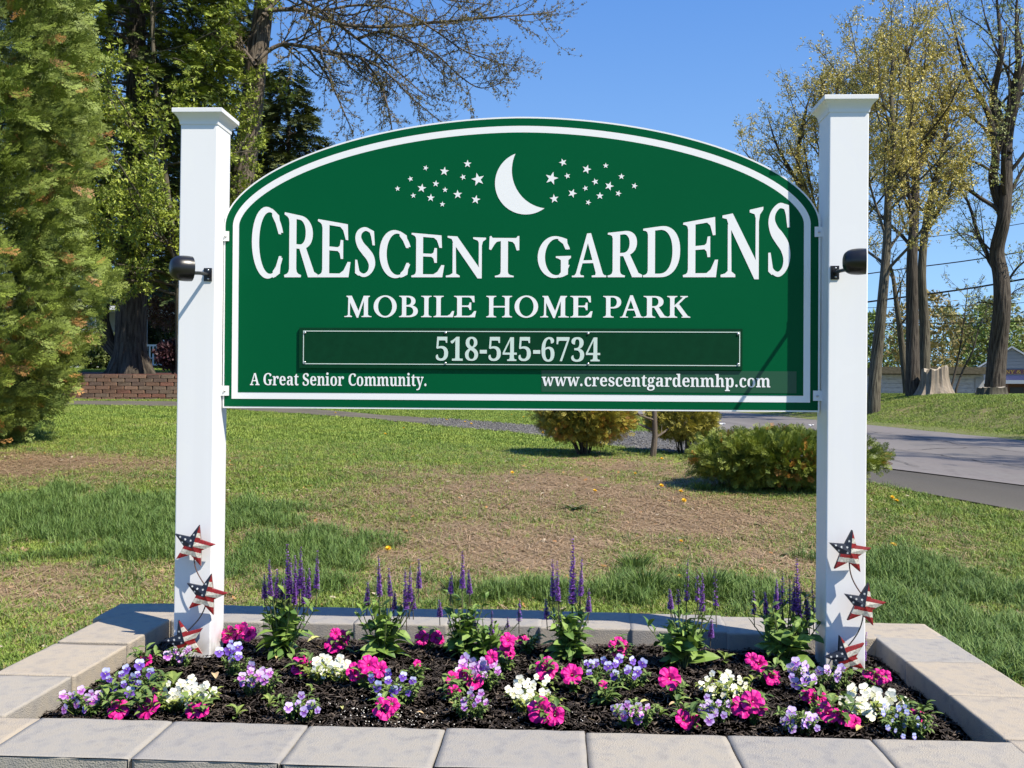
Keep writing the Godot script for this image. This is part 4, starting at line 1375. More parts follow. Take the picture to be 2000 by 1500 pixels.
func house_left() -> void:
	var c := gp(-18.9, 38.0)
	var h := thing("pale_house", "white single storey home with a grey roof half hidden by the arborvitae", "house", c)
	h.rotation.y = 0.05
	var sid := mat(lin(0.52, 0.55, 0.58), 0.7)
	var roofm := mat(lin(0.17, 0.165, 0.165), 0.9, noise_tex(61, 0.1, [Color(0.7, 0.7, 0.7), Color(1, 1, 1)], 128, 1.0, 0.4), 1.0)
	var b := MB.new()
	b.box(Vector3(0, 1.05, 0), Vector3(6.4, 2.5, 5.0))
	part("wall", b.mesh(), sid, h)
	for i in 12:
		var s := MB.new()
		s.box(Vector3(0, 0.0, 0.0), Vector3(6.42, 0.2, 0.02), Color.WHITE, Basis(Vector3.RIGHT, 0.05))
		part("siding_board", s.mesh(), sid, h, Transform3D(Basis.IDENTITY, Vector3(0, 0.15 + 0.19 * i, 2.515)))
	var r := MB.new()
	for sg: int in [-1, 1]:
		r.box(Vector3(0, 2.75, sg * 1.35), Vector3(7.0, 0.12, 3.0), Color.WHITE, Basis(Vector3.RIGHT, sg * 0.30))
	part("roof", r.mesh(), roofm, h)
	var f := MB.new()
	f.box(Vector3(0, 2.26, 2.78), Vector3(7.05, 0.16, 0.06))
	part("fascia", f.mesh(), M.board, h)
	var win := MB.new()
	for x: float in [-1.6]:
		win.box(Vector3(x, 1.35, 2.54), Vector3(0.9, 1.1, 0.05))
	part("window", win.mesh(), mat(lin(0.02, 0.025, 0.03), 0.1), h)
	# carport roof and white railing to its right
	var cp := MB.new()
	cp.box(Vector3(4.2, 2.2, 1.0), Vector3(1.9, 0.14, 3.4))
	part("porch_roof", cp.mesh(), M.board, h)
	var po := MB.new()
	po.box(Vector3(4.95, 1.0, 2.4), Vector3(0.12, 2.2, 0.12))
	part("porch_post", po.mesh(), M.board, h)
	# railing
	var g := gp(-13.6, 35.5)
	var fe := thing("white_railing", "white picket railing seen between the thick trunk and the left post", "fence", g)
	fe.rotation.y = 0.05
	for q in [[0.05, 0.05], [0.78, 0.07], [0.30, 0.04]]:
		var m := MB.new()
		m.box(Vector3(0.9, q[0] + 0.1, 0), Vector3(3.4, q[1], 0.05))
		part("rail", m.mesh(), M.board, fe)
	for i in 26:
		var m := MB.new()
		m.box(Vector3(-0.72 + 0.13 * i, 0.5, 0.0), Vector3(0.055, 0.72, 0.03))
		part("picket", m.mesh(), M.board, fe)
	for x: float in [-0.8, 0.55, 2.6]:
		var m := MB.new()
		m.box(Vector3(x, 0.5, 0.0), Vector3(0.14, 1.1, 0.14))
		m.box(Vector3(x, 1.07, 0.0), Vector3(0.18, 0.05, 0.18))
		part("railing_post", m.mesh(), M.board, fe)

# one shrub of leaf clumps inside a lumpy volume
func shrub(called: String, label: String, cat: String, p: Vector3, ext: Vector3, lift: float, n: int, m: Mesh, c0: Color, c1: Color, stems: int, group := "", odd := Color(0, 0, 0, 0), oddp := 0.0, sz := 1.0) -> Node3D:
	var o := thing(called, label, cat, p, group)
	var mb := MB.new()
	for i in stems:
		var a := rng.randf() * TAU
		var k := rng.randf_range(0.3, 0.85)
		var e := Vector3(cos(a) * ext.x * k, lift + ext.y * rng.randf_range(0.6, 1.5), sin(a) * ext.z * k)
		var r0 := rng.randf_range(0.008, 0.018)
		mb.tube(PackedVector3Array([Vector3(cos(a) * 0.04, -0.03, sin(a) * 0.04), e * Vector3(0.35, 0.4, 0.35) + rand_dir() * 0.03, e * Vector3(0.75, 0.75, 0.75) + rand_dir() * 0.03, e]), PackedFloat32Array([r0, r0 * 0.8, r0 * 0.5, r0 * 0.2]), 6)
	if stems > 0: part("stems", mb.mesh(), M.bark[1], o)
	var l := FastNoiseLite.new()
	l.seed = rng.randi() % 1000; l.frequency = 1.0
	var xf: Array[Transform3D] = []
	var cols := PackedColorArray()
	for i in n:
		var d := rand_dir()
		var f := pow(rng.randf(), 0.4)
		var q := l.get_noise_3dv(d * 1.6)
		var rr := (1.0 + 0.42 * q) * (0.35 + 0.65 * f)
		var pos := Vector3(d.x * ext.x, d.y * ext.y, d.z * ext.z) * rr + Vector3(0, lift + ext.y, 0)
		if pos.y < lift * 0.75: continue
		var s := sz * rng.randf_range(0.65, 1.3)
		xf.push_back(Transform3D(facing(d + rand_dir() * 0.8 + Vector3.UP * 0.3, rng.randf() * TAU).scaled_local(Vector3(s, s, s)), pos))
		var c := c0.lerp(c1, clampf(0.5 + q * 0.9 + rng.randf_range(-0.35, 0.35), 0, 1))
		if oddp > 0.0 and rng.randf() < oddp * smoothstep(-0.1, 0.4, l.get_noise_3dv(pos * 2.3 + Vector3(9, 0, 0))) * 2.0: c = odd * rng.randf_range(0.7, 1.2)
		cols.push_back(c)
	many("foliage", m, M.leaf, o, xf, cols)
	return o

# ------------------------------------------------------------------ right side: trees on the bank, stumps, buildings, wires
func spring_tree(label: String, path: String, D: float, r0: float, r1: float, T: Dictionary, extra: Array, c0: Color, c1: Color, leaf: Mesh, size: float, bark: int, group := "") -> Node3D:
	var f := path.split(" ")[0].split(",")
	var root := at(float(f[0]), float(f[1]), D)
	var o := thing("spring_tree", label, "tree", root, group)
	var mb := MB.new()
	T.xf = []; T.dr = []
	var pp := px_path(path, D, 0.15)
	pp[0].y -= 0.6
	limb_path(mb, T, pp, taper(pp.size(), r0 * 0.88, r1 * 0.8, 0.9), 0)
	for s in extra:
		var q := px_path(s, D, 0.3)
		limb_path(mb, T, q, taper(q.size(), clampf(q[0].distance_to(q[q.size() - 1]) * 0.028, 0.02, r0 * 0.5), 0.010), 1)
	var inv := Transform3D(Basis.IDENTITY, -root)
	part("trunk", mb.mesh(), M.bark[bark], o, inv)
	var xf: Array[Transform3D] = []
	var cols := PackedColorArray()
	leaf_set(T, size, c0, c1, xf, cols)
	var l := many("foliage", leaf, M.leaf, o, xf, cols)
	l.transform = inv
	return o

func build_right_side() -> void:
	var lf := clump_mesh(8, 0.125, 0.26, 21)
	var fine := clump_mesh(5, 0.11, 0.36, 22)
	var o0 := Color(0.40, 0.345, 0.075)
	var o1 := Color(0.64, 0.54, 0.15)
	var T := {levels = 3, seg = 0.5, wob = 0.09, up = [0.0, 0.07, 0.05, 0.03], kids = [20, 7, 6], t0 = [0.33, 0.2, 0.2], ang = [42.0, 38.0, 45.0], ratio = [0.30, 0.42, 0.5], thin = 0.007, shrink = 0.36, leaf_from = 2, leaves = 7.5, off = 0.20, xf = [], dr = []}
	spring_tree("leaning budding tree just right of the right post", "1706,790 1712,700 1722,600 1732,480 1735,380 1745,280 1740,180 1745,110", 27.5, 0.23, 0.05, T, [], o0, o1, lf, 1.0, 2, "budding trees on the bank")
	spring_tree("straight dark trunked tree of the pair on the bank, crown olive gold", "1783,775 1782,640 1781,520 1786,420 1788,330 1780,240 1775,150 1770,90", 29.0, 0.26, 0.05, T, ["1790,340 1820,260 1850,190 1870,130", "1783,400 1750,320 1720,260"], o0, o1, lf, 1.0, 1, "budding trees on the bank")
	spring_tree("paler trunked tree of the pair, leaning right over the tall stump", "1806,772 1806,640 1800,540 1808,440 1822,370 1838,310 1850,240 1855,160", 29.6, 0.21, 0.04, T, [], o0, o1, lf, 1.0, 2, "budding trees on the bank")
	var T2 := T.duplicate()
	T2.kids = [7, 4, 4]
	spring_tree("thin bent tree left of the pair of trunks on the bank", "1773,775 1762,680 1752,600 1744,540 1736,515", 30.5, 0.15, 0.05, T2, [], o0, o1, lf, 0.9, 2, "budding trees on the bank")
	var T3 := T.duplicate()
	T3.kids = [26, 8, 6]
	spring_tree("broad gold budding tree behind the right post and sign corner", "1600,800 1598,640 1596,520 1600,420 1612,330 1625,240 1640,150", 33.0, 0.24, 0.05, T3, ["1600,440 1560,360 1520,290 1500,230", "1598,480 1545,400 1490,340 1450,290", "1605,400 1640,300 1680,210", "1600,470 1560,330 1570,230 1590,170"], o0, o1, lf, 1.0, 1, "budding trees on the bank")
	var T6 := T.duplicate()
	T6.kids = [16, 7, 4]
	spring_tree("budding tree seen behind the right post's top", "1665,795 1668,640 1670,500 1672,380 1680,280 1690,190 1700,120", 31.5, 0.2, 0.05, T6, ["1680,300 1650,220 1640,150", "1690,240 1720,160 1735,100"], o0, o1, lf, 1.0, 1, "budding trees on the bank")
	# large sparse tree at the right edge
	var T4 := T.duplicate()
	T4.kids = [12, 9, 6]
	T4.leaves = 6.0
	T4.t0 = [0.25, 0.15, 0.2]
	spring_tree("large bare tree with pale green haze of buds at the right edge", "1942,772 1948,690 1957,600 1955,540 1947,490 1960,430 1966,350 1968,270 1985,190 2010,110 2040,0 2060,-120", 30.0, 0.36, 0.10, T4, ["1960,420 1940,350 1945,300 1930,220 1890,150 1870,80 1850,0", "1966,300 1975,200 1990,120 1985,40 1990,-60", "1962,560 1985,525 2010,505 2040,490", "1958,600 1980,570 2010,555", "1945,500 1915,470 1880,455", "1968,300 1940,200 1955,110 1950,30 1940,-60", "1957,600 1920,590 1890,600"], Color(0.28, 0.33, 0.12), Color(0.46, 0.50, 0.20), fine, 0.9, 1)
	# slim saplings near the stump
	var T5 := {levels = 2, seg = 0.4, wob = 0.08, up = [0.0, 0.06, 0.05], kids = [9, 4], t0 = [0.3, 0.2], ang = [38.0, 40.0], ratio = [0.35, 0.45], thin = 0.008, leaf_from = 1, leaves = 5.0, off = 0.08, xf = [], dr = []}
	spring_tree("thin curved sapling right of the tall stump", "1865,768 1880,725 1900,685 1912,640 1930,600", 33.0, 0.05, 0.015, T5, [], Color(0.14, 0.16, 0.03), Color(0.25, 0.24, 0.05), lf, 0.9, 1, "saplings by the stump")
	spring_tree("thin upright sapling leaning from the tall stump's foot", "1856,765 1868,715 1878,660 1886,600 1890,560", 33.6, 0.05, 0.015, T5, [], Color(0.14, 0.16, 0.03), Color(0.25, 0.24, 0.05), lf, 0.9, 1, "saplings by the stump")
	# trees outside the frame on the right whose shade reaches the bank and road
	var T7 := T.duplicate()
	T7.kids = [20, 7, 4]
	for q in [[15.6, 12.5], [14.5, 7.0]]:
		var p := gp(q[0], q[1])
		var o := thing("roadside_tree", "tall budding roadside tree past the right edge, %s" % ("nearer the viewer" if q[1] < 10.0 else "farther off"), "tree", p, "roadside trees on the right")
		var mb := MB.new()
		T7.xf = []; T7.dr = []
		limb_path(mb, T7, PackedVector3Array([Vector3(0, -0.3, 0), Vector3(0.1, 3, 0), Vector3(0, 6, 0.1), Vector3(0.3, 9, 0), Vector3(0.2, 12, 0)]), PackedFloat32Array([0.3, 0.25, 0.2, 0.12, 0.03]), 0)
		part("trunk", mb.mesh(), M.bark[1], o)
		var xf: Array[Transform3D] = []
		var cols := PackedColorArray()
		leaf_set(T7, 1.0, o0, o1, xf, cols)
		many("foliage", lf, M.leaf, o, xf, cols)

	# tall weathered stump and low stump
	stump("tall weathered grey stump with flared roots on the bank", at(1826, 772, 28.5), 0.37, 0.80, 1.25)
	stump("low dark mossy stump beside the large tree's foot", at(1938, 771, 25.5), 0.36, 0.20, 1.0)

	shed_and_shop()
	wires()

func stump(label: String, p: Vector3, r: float, h: float, out: float) -> void:
	var o := thing("tree_stump", label, "stump", p, "stumps on the bank")
	var rows := []
	var f := FastNoiseLite.new()
	f.seed = int(p.x * 10); f.frequency = 1.0
	var mb := MB.new()
	for j in 11:
		var t := j / 10.0
		var ring := []
		for k in 33:
			var a := TAU * (k % 32) / 32.0
			var rib := f.get_noise_2d(cos(a) * 3.0 + 7.0, sin(a) * 3.0)
			var rr := r * (1.0 + out * pow(1.0 - t, 2.6) * (0.5 + 1.4 * absf(rib)) + 0.34 * rib - 0.08 * t)
			var top := h * (1.0 + 0.22 * f.get_noise_2d(cos(a) * 1.4, sin(a) * 1.4 + 20.0) + 0.06 * cos(a))
			ring.push_back(Vector3(cos(a) * rr, top * t - 0.25 * (1.0 - t), sin(a) * rr))
		rows.push_back(ring)
	for j in 10:
		for k in 32: mb.quad(rows[j][k], rows[j + 1][k], rows[j + 1][k + 1], rows[j][k + 1])
	var gm := mat(lin(0.33, 0.285, 0.235) if h > 0.5 else lin(0.10, 0.095, 0.07), 0.95, noise_tex(66, 0.03, [Color(0.35, 0.33, 0.31), Color(0.9, 0.88, 0.85), Color(1, 1, 1)], 256, 5.0, 0.2), 1.2)
	part("trunk", mb.mesh(), gm, o)
	var tp := MB.new()
	for k in 32: tp.tri(Vector3(0.03, h * 0.93, 0), rows[10][(k + 1) % 32], rows[10][k])
	part("cut_top", tp.mesh(), mat(lin(0.36, 0.31, 0.24), 0.9), o)

func shed_and_shop() -> void:
	var D := 60.0
	var p := at(1800, 774, D)
	p.y = 0.0
	var s := thing("low_shed", "low white shed with peeling paint and a mossy flat roof behind the trunks", "shed", p)
	s.rotation.y = -0.05
	var peel := mat(Color.WHITE, 0.9, noise_tex(71, 0.03, [lin(0.16, 0.155, 0.15), lin(0.33, 0.34, 0.35), lin(0.42, 0.44, 0.46), lin(0.38, 0.39, 0.40)], 256, 0.35, 0.2), 0.35)
	var b := MB.new()
	b.box(Vector3(0, 1.0, 0), Vector3(6.0, 2.05, 4.0))
	part("wall", b.mesh(), peel, s)
	for i in 7:
		var m := MB.new()
		m.box(Vector3(0, 0.24 + 0.27 * i, 2.02), Vector3(6.02, 0.25, 0.03), Color.WHITE, Basis(Vector3.RIGHT, 0.05))
		part("board", m.mesh(), peel, s)
	var r := MB.new()
	r.box(Vector3(0, 2.26, 0.3), Vector3(6.5, 0.42, 4.8))
	part("roof", r.mesh(), mat(lin(0.12, 0.105, 0.075), 0.95, noise_tex(72, 0.05, [Color(0.6, 0.6, 0.5), Color(1, 1, 1)], 128, 1.0, 0.4), 0.8), s)
	var dk := MB.new()
	dk.box(Vector3(2.75, 0.95, 2.08), Vector3(0.5, 1.7, 0.05))
	part("door", dk.mesh(), mat(lin(0.30, 0.31, 0.32), 0.8), s)
	# gabled shop beyond
	var E := 85.0
	var q := at(1976, 764, E)
	q.y = -0.5
	var h := thing("gabled_shop", "grey gabled building with gold lettering, white porch eave and brick front", "building", q)
	h.rotation.y = -0.42
	var gray := mat(lin(0.22, 0.235, 0.25), 0.85)
	var white := mat(lin(0.52, 0.54, 0.55), 0.7)
	var brick := mat(lin(0.24, 0.125, 0.085), 0.9, noise_tex(73, 0.1, [Color(0.7, 0.7, 0.7), Color(1, 1, 1)], 128, 1.0, 0.4), 0.7)
	var g := MB.new()
	fill(g, PackedVector2Array([Vector2(-4.0, 2.5), Vector2(4.0, 2.5), Vector2(4.0, 2.75), Vector2(0, 5.45), Vector2(-4.0, 2.75)]), func(w): return Vector3(w.x, w.y, 0.0))
	part("gable", g.mesh(), gray, h)
	for i in 9:
		var hw := minf(4.0, (5.3 - (2.62 + 0.3 * i)) * 1.42)
		if hw <= 0.2: continue
		var m := MB.new()
		m.box(Vector3(0, 2.62 + 0.3 * i, 0.015), Vector3(hw * 2.0, 0.27, 0.03), Color.WHITE, Basis(Vector3.RIGHT, 0.04))
		part("siding_board", m.mesh(), gray, h)
	var rf := MB.new()
	for sg: int in [-1, 1]:
		rf.box(Vector3(sg * 2.05, 4.22, -3.5), Vector3(4.95, 0.14, 7.6), Color.WHITE, Basis(Vector3.BACK, -sg * 0.593))
	part("roof", rf.mesh(), white, h)
	var ba := MB.new()
	ba.box(Vector3(0, 1.1, -3.5), Vector3(7.8, 2.8, 6.9))
	part("wall", ba.mesh(), brick, h)
	var pe := MB.new()
	pe.box(Vector3(0, 2.42, 0.7), Vector3(8.4, 0.32, 1.7))
	part("porch_eave", pe.mesh(), white, h)
	for x: float in [-0.4, 1.3, 2.9]:
		var m := MB.new()
		m.box(Vector3(x, 1.1, 1.3), Vector3(0.2, 2.3, 0.2))
		part("porch_post", m.mesh(), brick, h)
	var dark := mat(lin(0.02, 0.02, 0.022), 0.3)
	for x: float in [-2.3, 0.4, 2.1]:
		var m := MB.new()
		m.box(Vector3(x, 1.45, 0.0), Vector3(0.32 if x < -1 else 1.1, 1.0, 0.08))
		part("window", m.mesh(), dark, h)
		var fr := MB.new()
		for e in [[0.0, 0.55, 0.5, 0.07], [0.0, -0.55, 0.5, 0.07], [0.24, 0.0, 0.07, 1.1], [-0.24, 0.0, 0.07, 1.1]]:
			fr.box(Vector3(x + e[0], 1.45 + e[1], 0.06), Vector3(e[2], e[3], 0.06))
		if x < -1: part("window_frame", fr.mesh(), white, h)
	var sb := MB.new()
	sb.box(Vector3(0.5, 3.35, 0.08), Vector3(5.2, 0.42, 0.06))
	part("sign_band", sb.mesh(), mat(lin(0.10, 0.04, 0.05), 0.7), h)
	var s2 := MB.new()
	s2.box(Vector3(0.2, 2.82, 0.08), Vector3(4.0, 0.42, 0.06))
	part("lower_band", s2.mesh(), mat(lin(0.10, 0.10, 0.20), 0.7), h)
	part("lettering", text_mesh("ANNY & HOUSE", "Droid Serif", -1.3, 2.7, 3.2, 0.30, 0.13), mat(lin(0.42, 0.27, 0.05), 0.6), h)

func wires() -> void:
	var mt := mat(lin(0.012, 0.012, 0.014), 0.6)
	var D := 40.0
	var pole := at(1300, 770, D)
	pole.y = gxz(pole.x, pole.z)
	var up := thing("utility_pole", "wooden utility pole far behind the sign carrying the wires", "pole", pole)
	var pm := MB.new()
	pm.tube(PackedVector3Array([Vector3(0, -0.3, 0), Vector3(0, 8.6, 0)]), PackedFloat32Array([0.15, 0.10]), 12, Color.WHITE, 1.0, true)
	part("pole_shaft", pm.mesh(), M.bark[0], up)
	var cr := MB.new()
	cr.box(Vector3(0, 8.2, 0), Vector3(0.12, 0.14, 2.2))
	part("cross_arm", cr.mesh(), M.bark[0], up)
	var names := ["uppermost thin", "upper", "thick black", "thin", "second thin", "third thin", "lowest thin"]
	var i := 0
	for q in [[540, 478, 436, 0.008], [594, 534, 491, 0.013], [643, 589, 545, 0.020], [607, 601, 591, 0.007], [626, 618, 611, 0.007], [641, 632, 627, 0.010], [646, 639, 633, 0.007]]:
		var a := at(1300, q[0], D)
		var b := at(1700, q[1], D - 4.0)
		var c := at(2000, q[2], D - 7.0)
		var e := c + (c - b) * 1.6 + Vector3(0, 0.6, 0)
		var pts := PackedVector3Array()
		for seg in [[a, b, a, c], [b, c, a, e], [c, e, b, e]]:
			for t in 8: pts.push_back((seg[0] as Vector3).cubic_interpolate(seg[1], seg[2], seg[3], t / 8.0))
		pts.push_back(e)
		var m := MB.new()
		m.tube(pts, taper(pts.size(), q[3] * 1.6, q[3] * 1.6), 6)
		var o := part("power_line", m.mesh(), mt, self)
		tag(o, "%s overhead wire crossing the sky right of the right post" % names[i], "wire", "overhead wires")
		i += 1

# ------------------------------------------------------------------ woods far behind
func build_woods() -> void:
	var xf: Array[Transform3D] = []
	var cols := PackedColorArray()
	var mb := MB.new()
	var crowns := []
	for i in 74:
		var u := lerpf(-420.0, 2600.0, (i + rng.randf()) / 74.0)
		var dep := rng.randf_range(98.0, 128.0)
		var lat := (u - 1000.0) / FOCAL * dep
		var tall := rng.randf_range(8.5, 11.5) if u > 1500 else rng.randf_range(10.0, 14.0)
		crowns.push_back([gp(lat, dep), tall, u])
	for c in crowns:
		var p: Vector3 = c[0]
		var hgt: float = c[1]
		mb.tube(PackedVector3Array([p, p + Vector3(0.1, hgt * 0.5, 0), p + Vector3(0.2, hgt * 0.85, 0)]), PackedFloat32Array([0.16, 0.12, 0.04]), 5)
		var hue := rng.randf()
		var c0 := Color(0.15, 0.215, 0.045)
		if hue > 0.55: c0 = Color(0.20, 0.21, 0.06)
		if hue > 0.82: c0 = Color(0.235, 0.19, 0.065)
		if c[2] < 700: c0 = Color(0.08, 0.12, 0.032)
		for k in 420:
			var d := rand_dir()
			var f := pow(rng.randf(), 0.5)
			var q := p + Vector3(d.x * hgt * 0.40, hgt * 0.54 + d.y * hgt * 0.47, d.z * hgt * 0.40) * Vector3(f, 1, f)
			q.y = maxf(q.y, p.y + 0.1)
			var s := rng.randf_range(0.7, 1.3)
			xf.push_back(Transform3D(facing(rand_dir(), rng.randf() * TAU).scaled_local(Vector3(s, s, s)), q))
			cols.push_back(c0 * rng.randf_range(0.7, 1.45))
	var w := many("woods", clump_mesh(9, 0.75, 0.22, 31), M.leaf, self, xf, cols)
	tag(w, "far woodland in mixed spring greens and rust behind the lawn and buildings", "woods")
	var t := part("woods_trunks", mb.mesh(), M.bark[1], self)
	t.set_meta("kind", "stuff")
	tag(t, "dim trunks inside the far woodland", "trunks")

# ------------------------------------------------------------------ lawn
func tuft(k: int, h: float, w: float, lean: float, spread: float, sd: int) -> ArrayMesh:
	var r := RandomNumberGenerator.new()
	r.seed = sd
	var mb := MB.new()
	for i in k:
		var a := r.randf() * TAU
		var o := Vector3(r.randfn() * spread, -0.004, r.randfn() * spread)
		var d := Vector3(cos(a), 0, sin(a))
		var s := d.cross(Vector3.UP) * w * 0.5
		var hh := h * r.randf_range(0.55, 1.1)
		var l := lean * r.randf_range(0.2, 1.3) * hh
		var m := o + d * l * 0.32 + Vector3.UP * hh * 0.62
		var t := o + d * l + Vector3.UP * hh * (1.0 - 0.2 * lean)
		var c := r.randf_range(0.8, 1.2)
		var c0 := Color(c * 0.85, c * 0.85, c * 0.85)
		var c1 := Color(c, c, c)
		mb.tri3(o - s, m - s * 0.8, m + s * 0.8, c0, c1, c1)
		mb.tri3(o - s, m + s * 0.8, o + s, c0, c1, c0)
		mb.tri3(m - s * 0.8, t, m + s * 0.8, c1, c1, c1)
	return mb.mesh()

func in_planter(p: Vector3, pad := 0.0) -> bool:
	return p.x > -0.66 - pad and p.x < 2.42 + pad and p.z > -0.56 - pad and p.z < 1.02 + pad

# long uncut grass behind and beside the planter, 0..1
func long_grass(x: float, z: float) -> float:
	var b := 0.0
	for g in long_spots:
		var q := Vector2((x - g[0]) / g[2], (z - g[1]) / g[3])
		b = maxf(b, g[4] * exp(-q.length_squared()))
	return clampf(b * 0.95 + 0.55 * nz.get_noise_2d(x * 110, z * 110), 0, 1)

func build_lawn() -> void:
	var low: Array[Mesh] = [tuft(9, 0.050, 0.0042, 0.75, 0.022, 1), tuft(8, 0.060, 0.0042, 0.55, 0.020, 2)]
	var tall: Array[Mesh] = [tuft(9, 0.15, 0.0046, 0.6, 0.024, 3), tuft(8, 0.12, 0.0045, 0.9, 0.024, 4)]
	var thatch: Array[Mesh] = [tuft(10, 0.06, 0.0032, 2.6, 0.03, 5), tuft(10, 0.05, 0.0030, 3.4, 0.03, 6)]
	var wide: Mesh = tuft(12, 0.065, 0.0075, 0.7, 0.06, 7)
	var X: Array = []
	var C: Array = []
	for i in 7:
		var e: Array[Transform3D] = []
		X.push_back(e); C.push_back(PackedColorArray())
	var put := func(k: int, p: Vector3, s: Vector3, c: Color) -> void:
		X[k].push_back(Transform3D(Basis(Vector3.UP, rng.randf() * TAU).scaled_local(s), p))
		C[k].push_back(c)
	var g0 := Color(0.13, 0.225, 0.028)
	var g1 := Color(0.30, 0.375, 0.06)
	# near lawn
	for i in 225000:
		var dep := 2.8 + 9.2 * pow(rng.randf(), 0.75)
		var lat := rng.randf_range(-0.68, 0.78) * dep
		if paved(lat, dep): continue
		var p := gp(lat, dep)
		if in_planter(p): continue
		var b := bare(lat, dep)
		var lg := long_grass(p.x, p.z)
		var k := 0.5 + 0.5 * nz2.get_noise_2d(p.x * 110, p.z * 110)
		if (lg > 0.40 and rng.randf() < 0.25 + 0.5 * lg) or (b < 0.6 and rng.randf() < 0.03):
			var s := rng.randf_range(0.6, 1.15) * lerpf(0.6, 1.0, lg)
			put.call(2 + (i & 1), p, Vector3(1.0, s, 1.0), Color(0.075, 0.15, 0.028).lerp(Color(0.17, 0.25, 0.05), rng.randf() * 0.8 + 0.2 * k) * rng.randf_range(0.8, 1.15))
		elif rng.randf() < b * 1.02:
			if rng.randf() < 0.7:
				var s := rng.randf_range(0.6, 1.4)
				put.call(4 + (i & 1), p + Vector3(0, 0.004, 0), Vector3(s * 1.4, s * 0.55, s * 1.4), Color(0.56, 0.41, 0.25).lerp(Color(0.38, 0.26, 0.15), rng.randf()) * rng.randf_range(0.75, 1.2))
			elif rng.randf() < 0.35 * smoothstep(-0.1, 0.5, nz2.get_noise_2d(p.x * 150, p.z * 150)) + 0.06: put.call(i & 1, p, Vector3.ONE * rng.randf_range(0.5, 0.9), g0.lerp(g1, rng.randf()))
		else:
			var c := g0.lerp(g1, clampf(k + rng.randf_range(-0.4, 0.4), 0, 1)) * rng.randf_range(0.8, 1.15)
			if rng.randf() < 0.10: c = Color(0.33, 0.28, 0.12)
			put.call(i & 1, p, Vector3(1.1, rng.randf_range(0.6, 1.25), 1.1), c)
	# farther lawn, the grass beyond the path, and the bank
	for i in 150000:
		var dep := 11.5 + 24.0 * pow(rng.randf(), 0.85)
		var lat := rng.randf_range(-0.62, 0.62) * dep
		if lat > 3.0 and lat < 9.25 or paved(lat, dep): continue
		if lat < -4.2 and dep > 20.8 and dep < 25.0: continue
		if bare(lat, dep) > 0.5 and rng.randf() < 0.7: continue
		var k := 0.5 + 0.5 * nz2.get_noise_2d(lat * 60, dep * 60)
		put.call(6, gp(lat, dep), Vector3(1.0, rng.randf_range(0.5, 1.0), 1.0), g0.lerp(g1, clampf(k + rng.randf_range(-0.4, 0.4), 0, 1)) * rng.randf_range(0.85, 1.15))
	var ms: Array[Mesh] = [low[0], low[1], tall[0], tall[1], thatch[0], thatch[1], wide]
	var nm := ["grass", "grass", "long_grass", "long_grass", "dead_grass", "dead_grass", "far_grass"]
	var lb := ["short spring lawn grass around the planter", "short spring lawn grass with paler blades around the planter", "long dark uncut grass growing in tufts behind the planter", "long arching uncut grass growing beside the planter", "flattened straw brown dead grass on the bare part of the lawn", "fine straw brown thatch on the bare part of the lawn", "grass of the farther lawn and the bank across the road"]
	for i in 7: tag(many(nm[i], ms[i], M.blade, self, X[i], C[i]), lb[i], "grass")
	# dead leaves and bits on the lawn
	var lm := MB.new()
	lm.lens(Vector3(0, 0, -0.5), Vector3(0, 0.15, 1).normalized(), Vector3(1, 0.3, 0).normalized(), 1.0, 0.6, Color.WHITE, Color(0.8, 0.8, 0.8))
	var xf: Array[Transform3D] = []
	var cols := PackedColorArray()
	for i in 1700:
		var dep := 3.6 + 7.0 * rng.randf()
		var lat := rng.randf_range(-0.58, 0.45) * dep
		var p := gp(lat, dep, 0.025)
		if in_planter(p) or paved(lat, dep): continue
		var s := rng.randf_range(0.02, 0.055)
		xf.push_back(Transform3D((Basis(Vector3.UP, rng.randf() * TAU) * Basis(Vector3.RIGHT, rng.randf_range(-0.5, 0.5))).scaled_local(Vector3(s, s, s)), p))
		cols.push_back([Color(0.34, 0.22, 0.12), Color(0.50, 0.42, 0.30), Color(0.24, 0.13, 0.07), Color(0.42, 0.20, 0.06)][rng.randi() % 4])
	tag(many("leaf_litter", lm.mesh(), M.litter, self, xf, cols), "dead leaves and pale scraps strewn over the lawn", "leaf litter")
	# small broad leaved weeds through the thin parts of the lawn
	var wm := MB.new()
	for k in 9: leafy(wm, Vector3(0, 0.002, 0), Vector3(cos(k * 2.4), 0.25 + 0.08 * k, sin(k * 2.4)), 1.0 - 0.05 * k, 0.42, Color.WHITE * (0.8 + 0.05 * k))
	xf = []
	cols = PackedColorArray()
	for i in 2600:
		var dep := 4.4 + 7.5 * rng.randf()
		var lat := rng.randf_range(-0.58, 0.45) * dep
		if paved(lat, dep): continue
		if nz.get_noise_2d(lat * 55, dep * 55) < 0.02: continue
		var p := gp(lat, dep, 0.004)
		if in_planter(p): continue
		var s := rng.randf_range(0.015, 0.050)
		xf.push_back(Transform3D(Basis(Vector3.UP, rng.randf() * TAU).scaled_local(Vector3(s, s, s)), p))
		cols.push_back(Color(0.07, 0.13, 0.03).lerp(Color(0.24, 0.32, 0.06), rng.randf()))
	tag(many("lawn_weeds", wm.mesh(), M.leaf, self, xf, cols), "small broad leaved weeds and clover sprinkled through the lawn", "weeds")
	# gravel grains on the path
	var pb := MB.new()
	pb.box(Vector3.ZERO, Vector3.ONE, Color.WHITE, Basis(Vector3(1, 1, 0).normalized(), 0.6))
	xf = []
	cols = PackedColorArray()
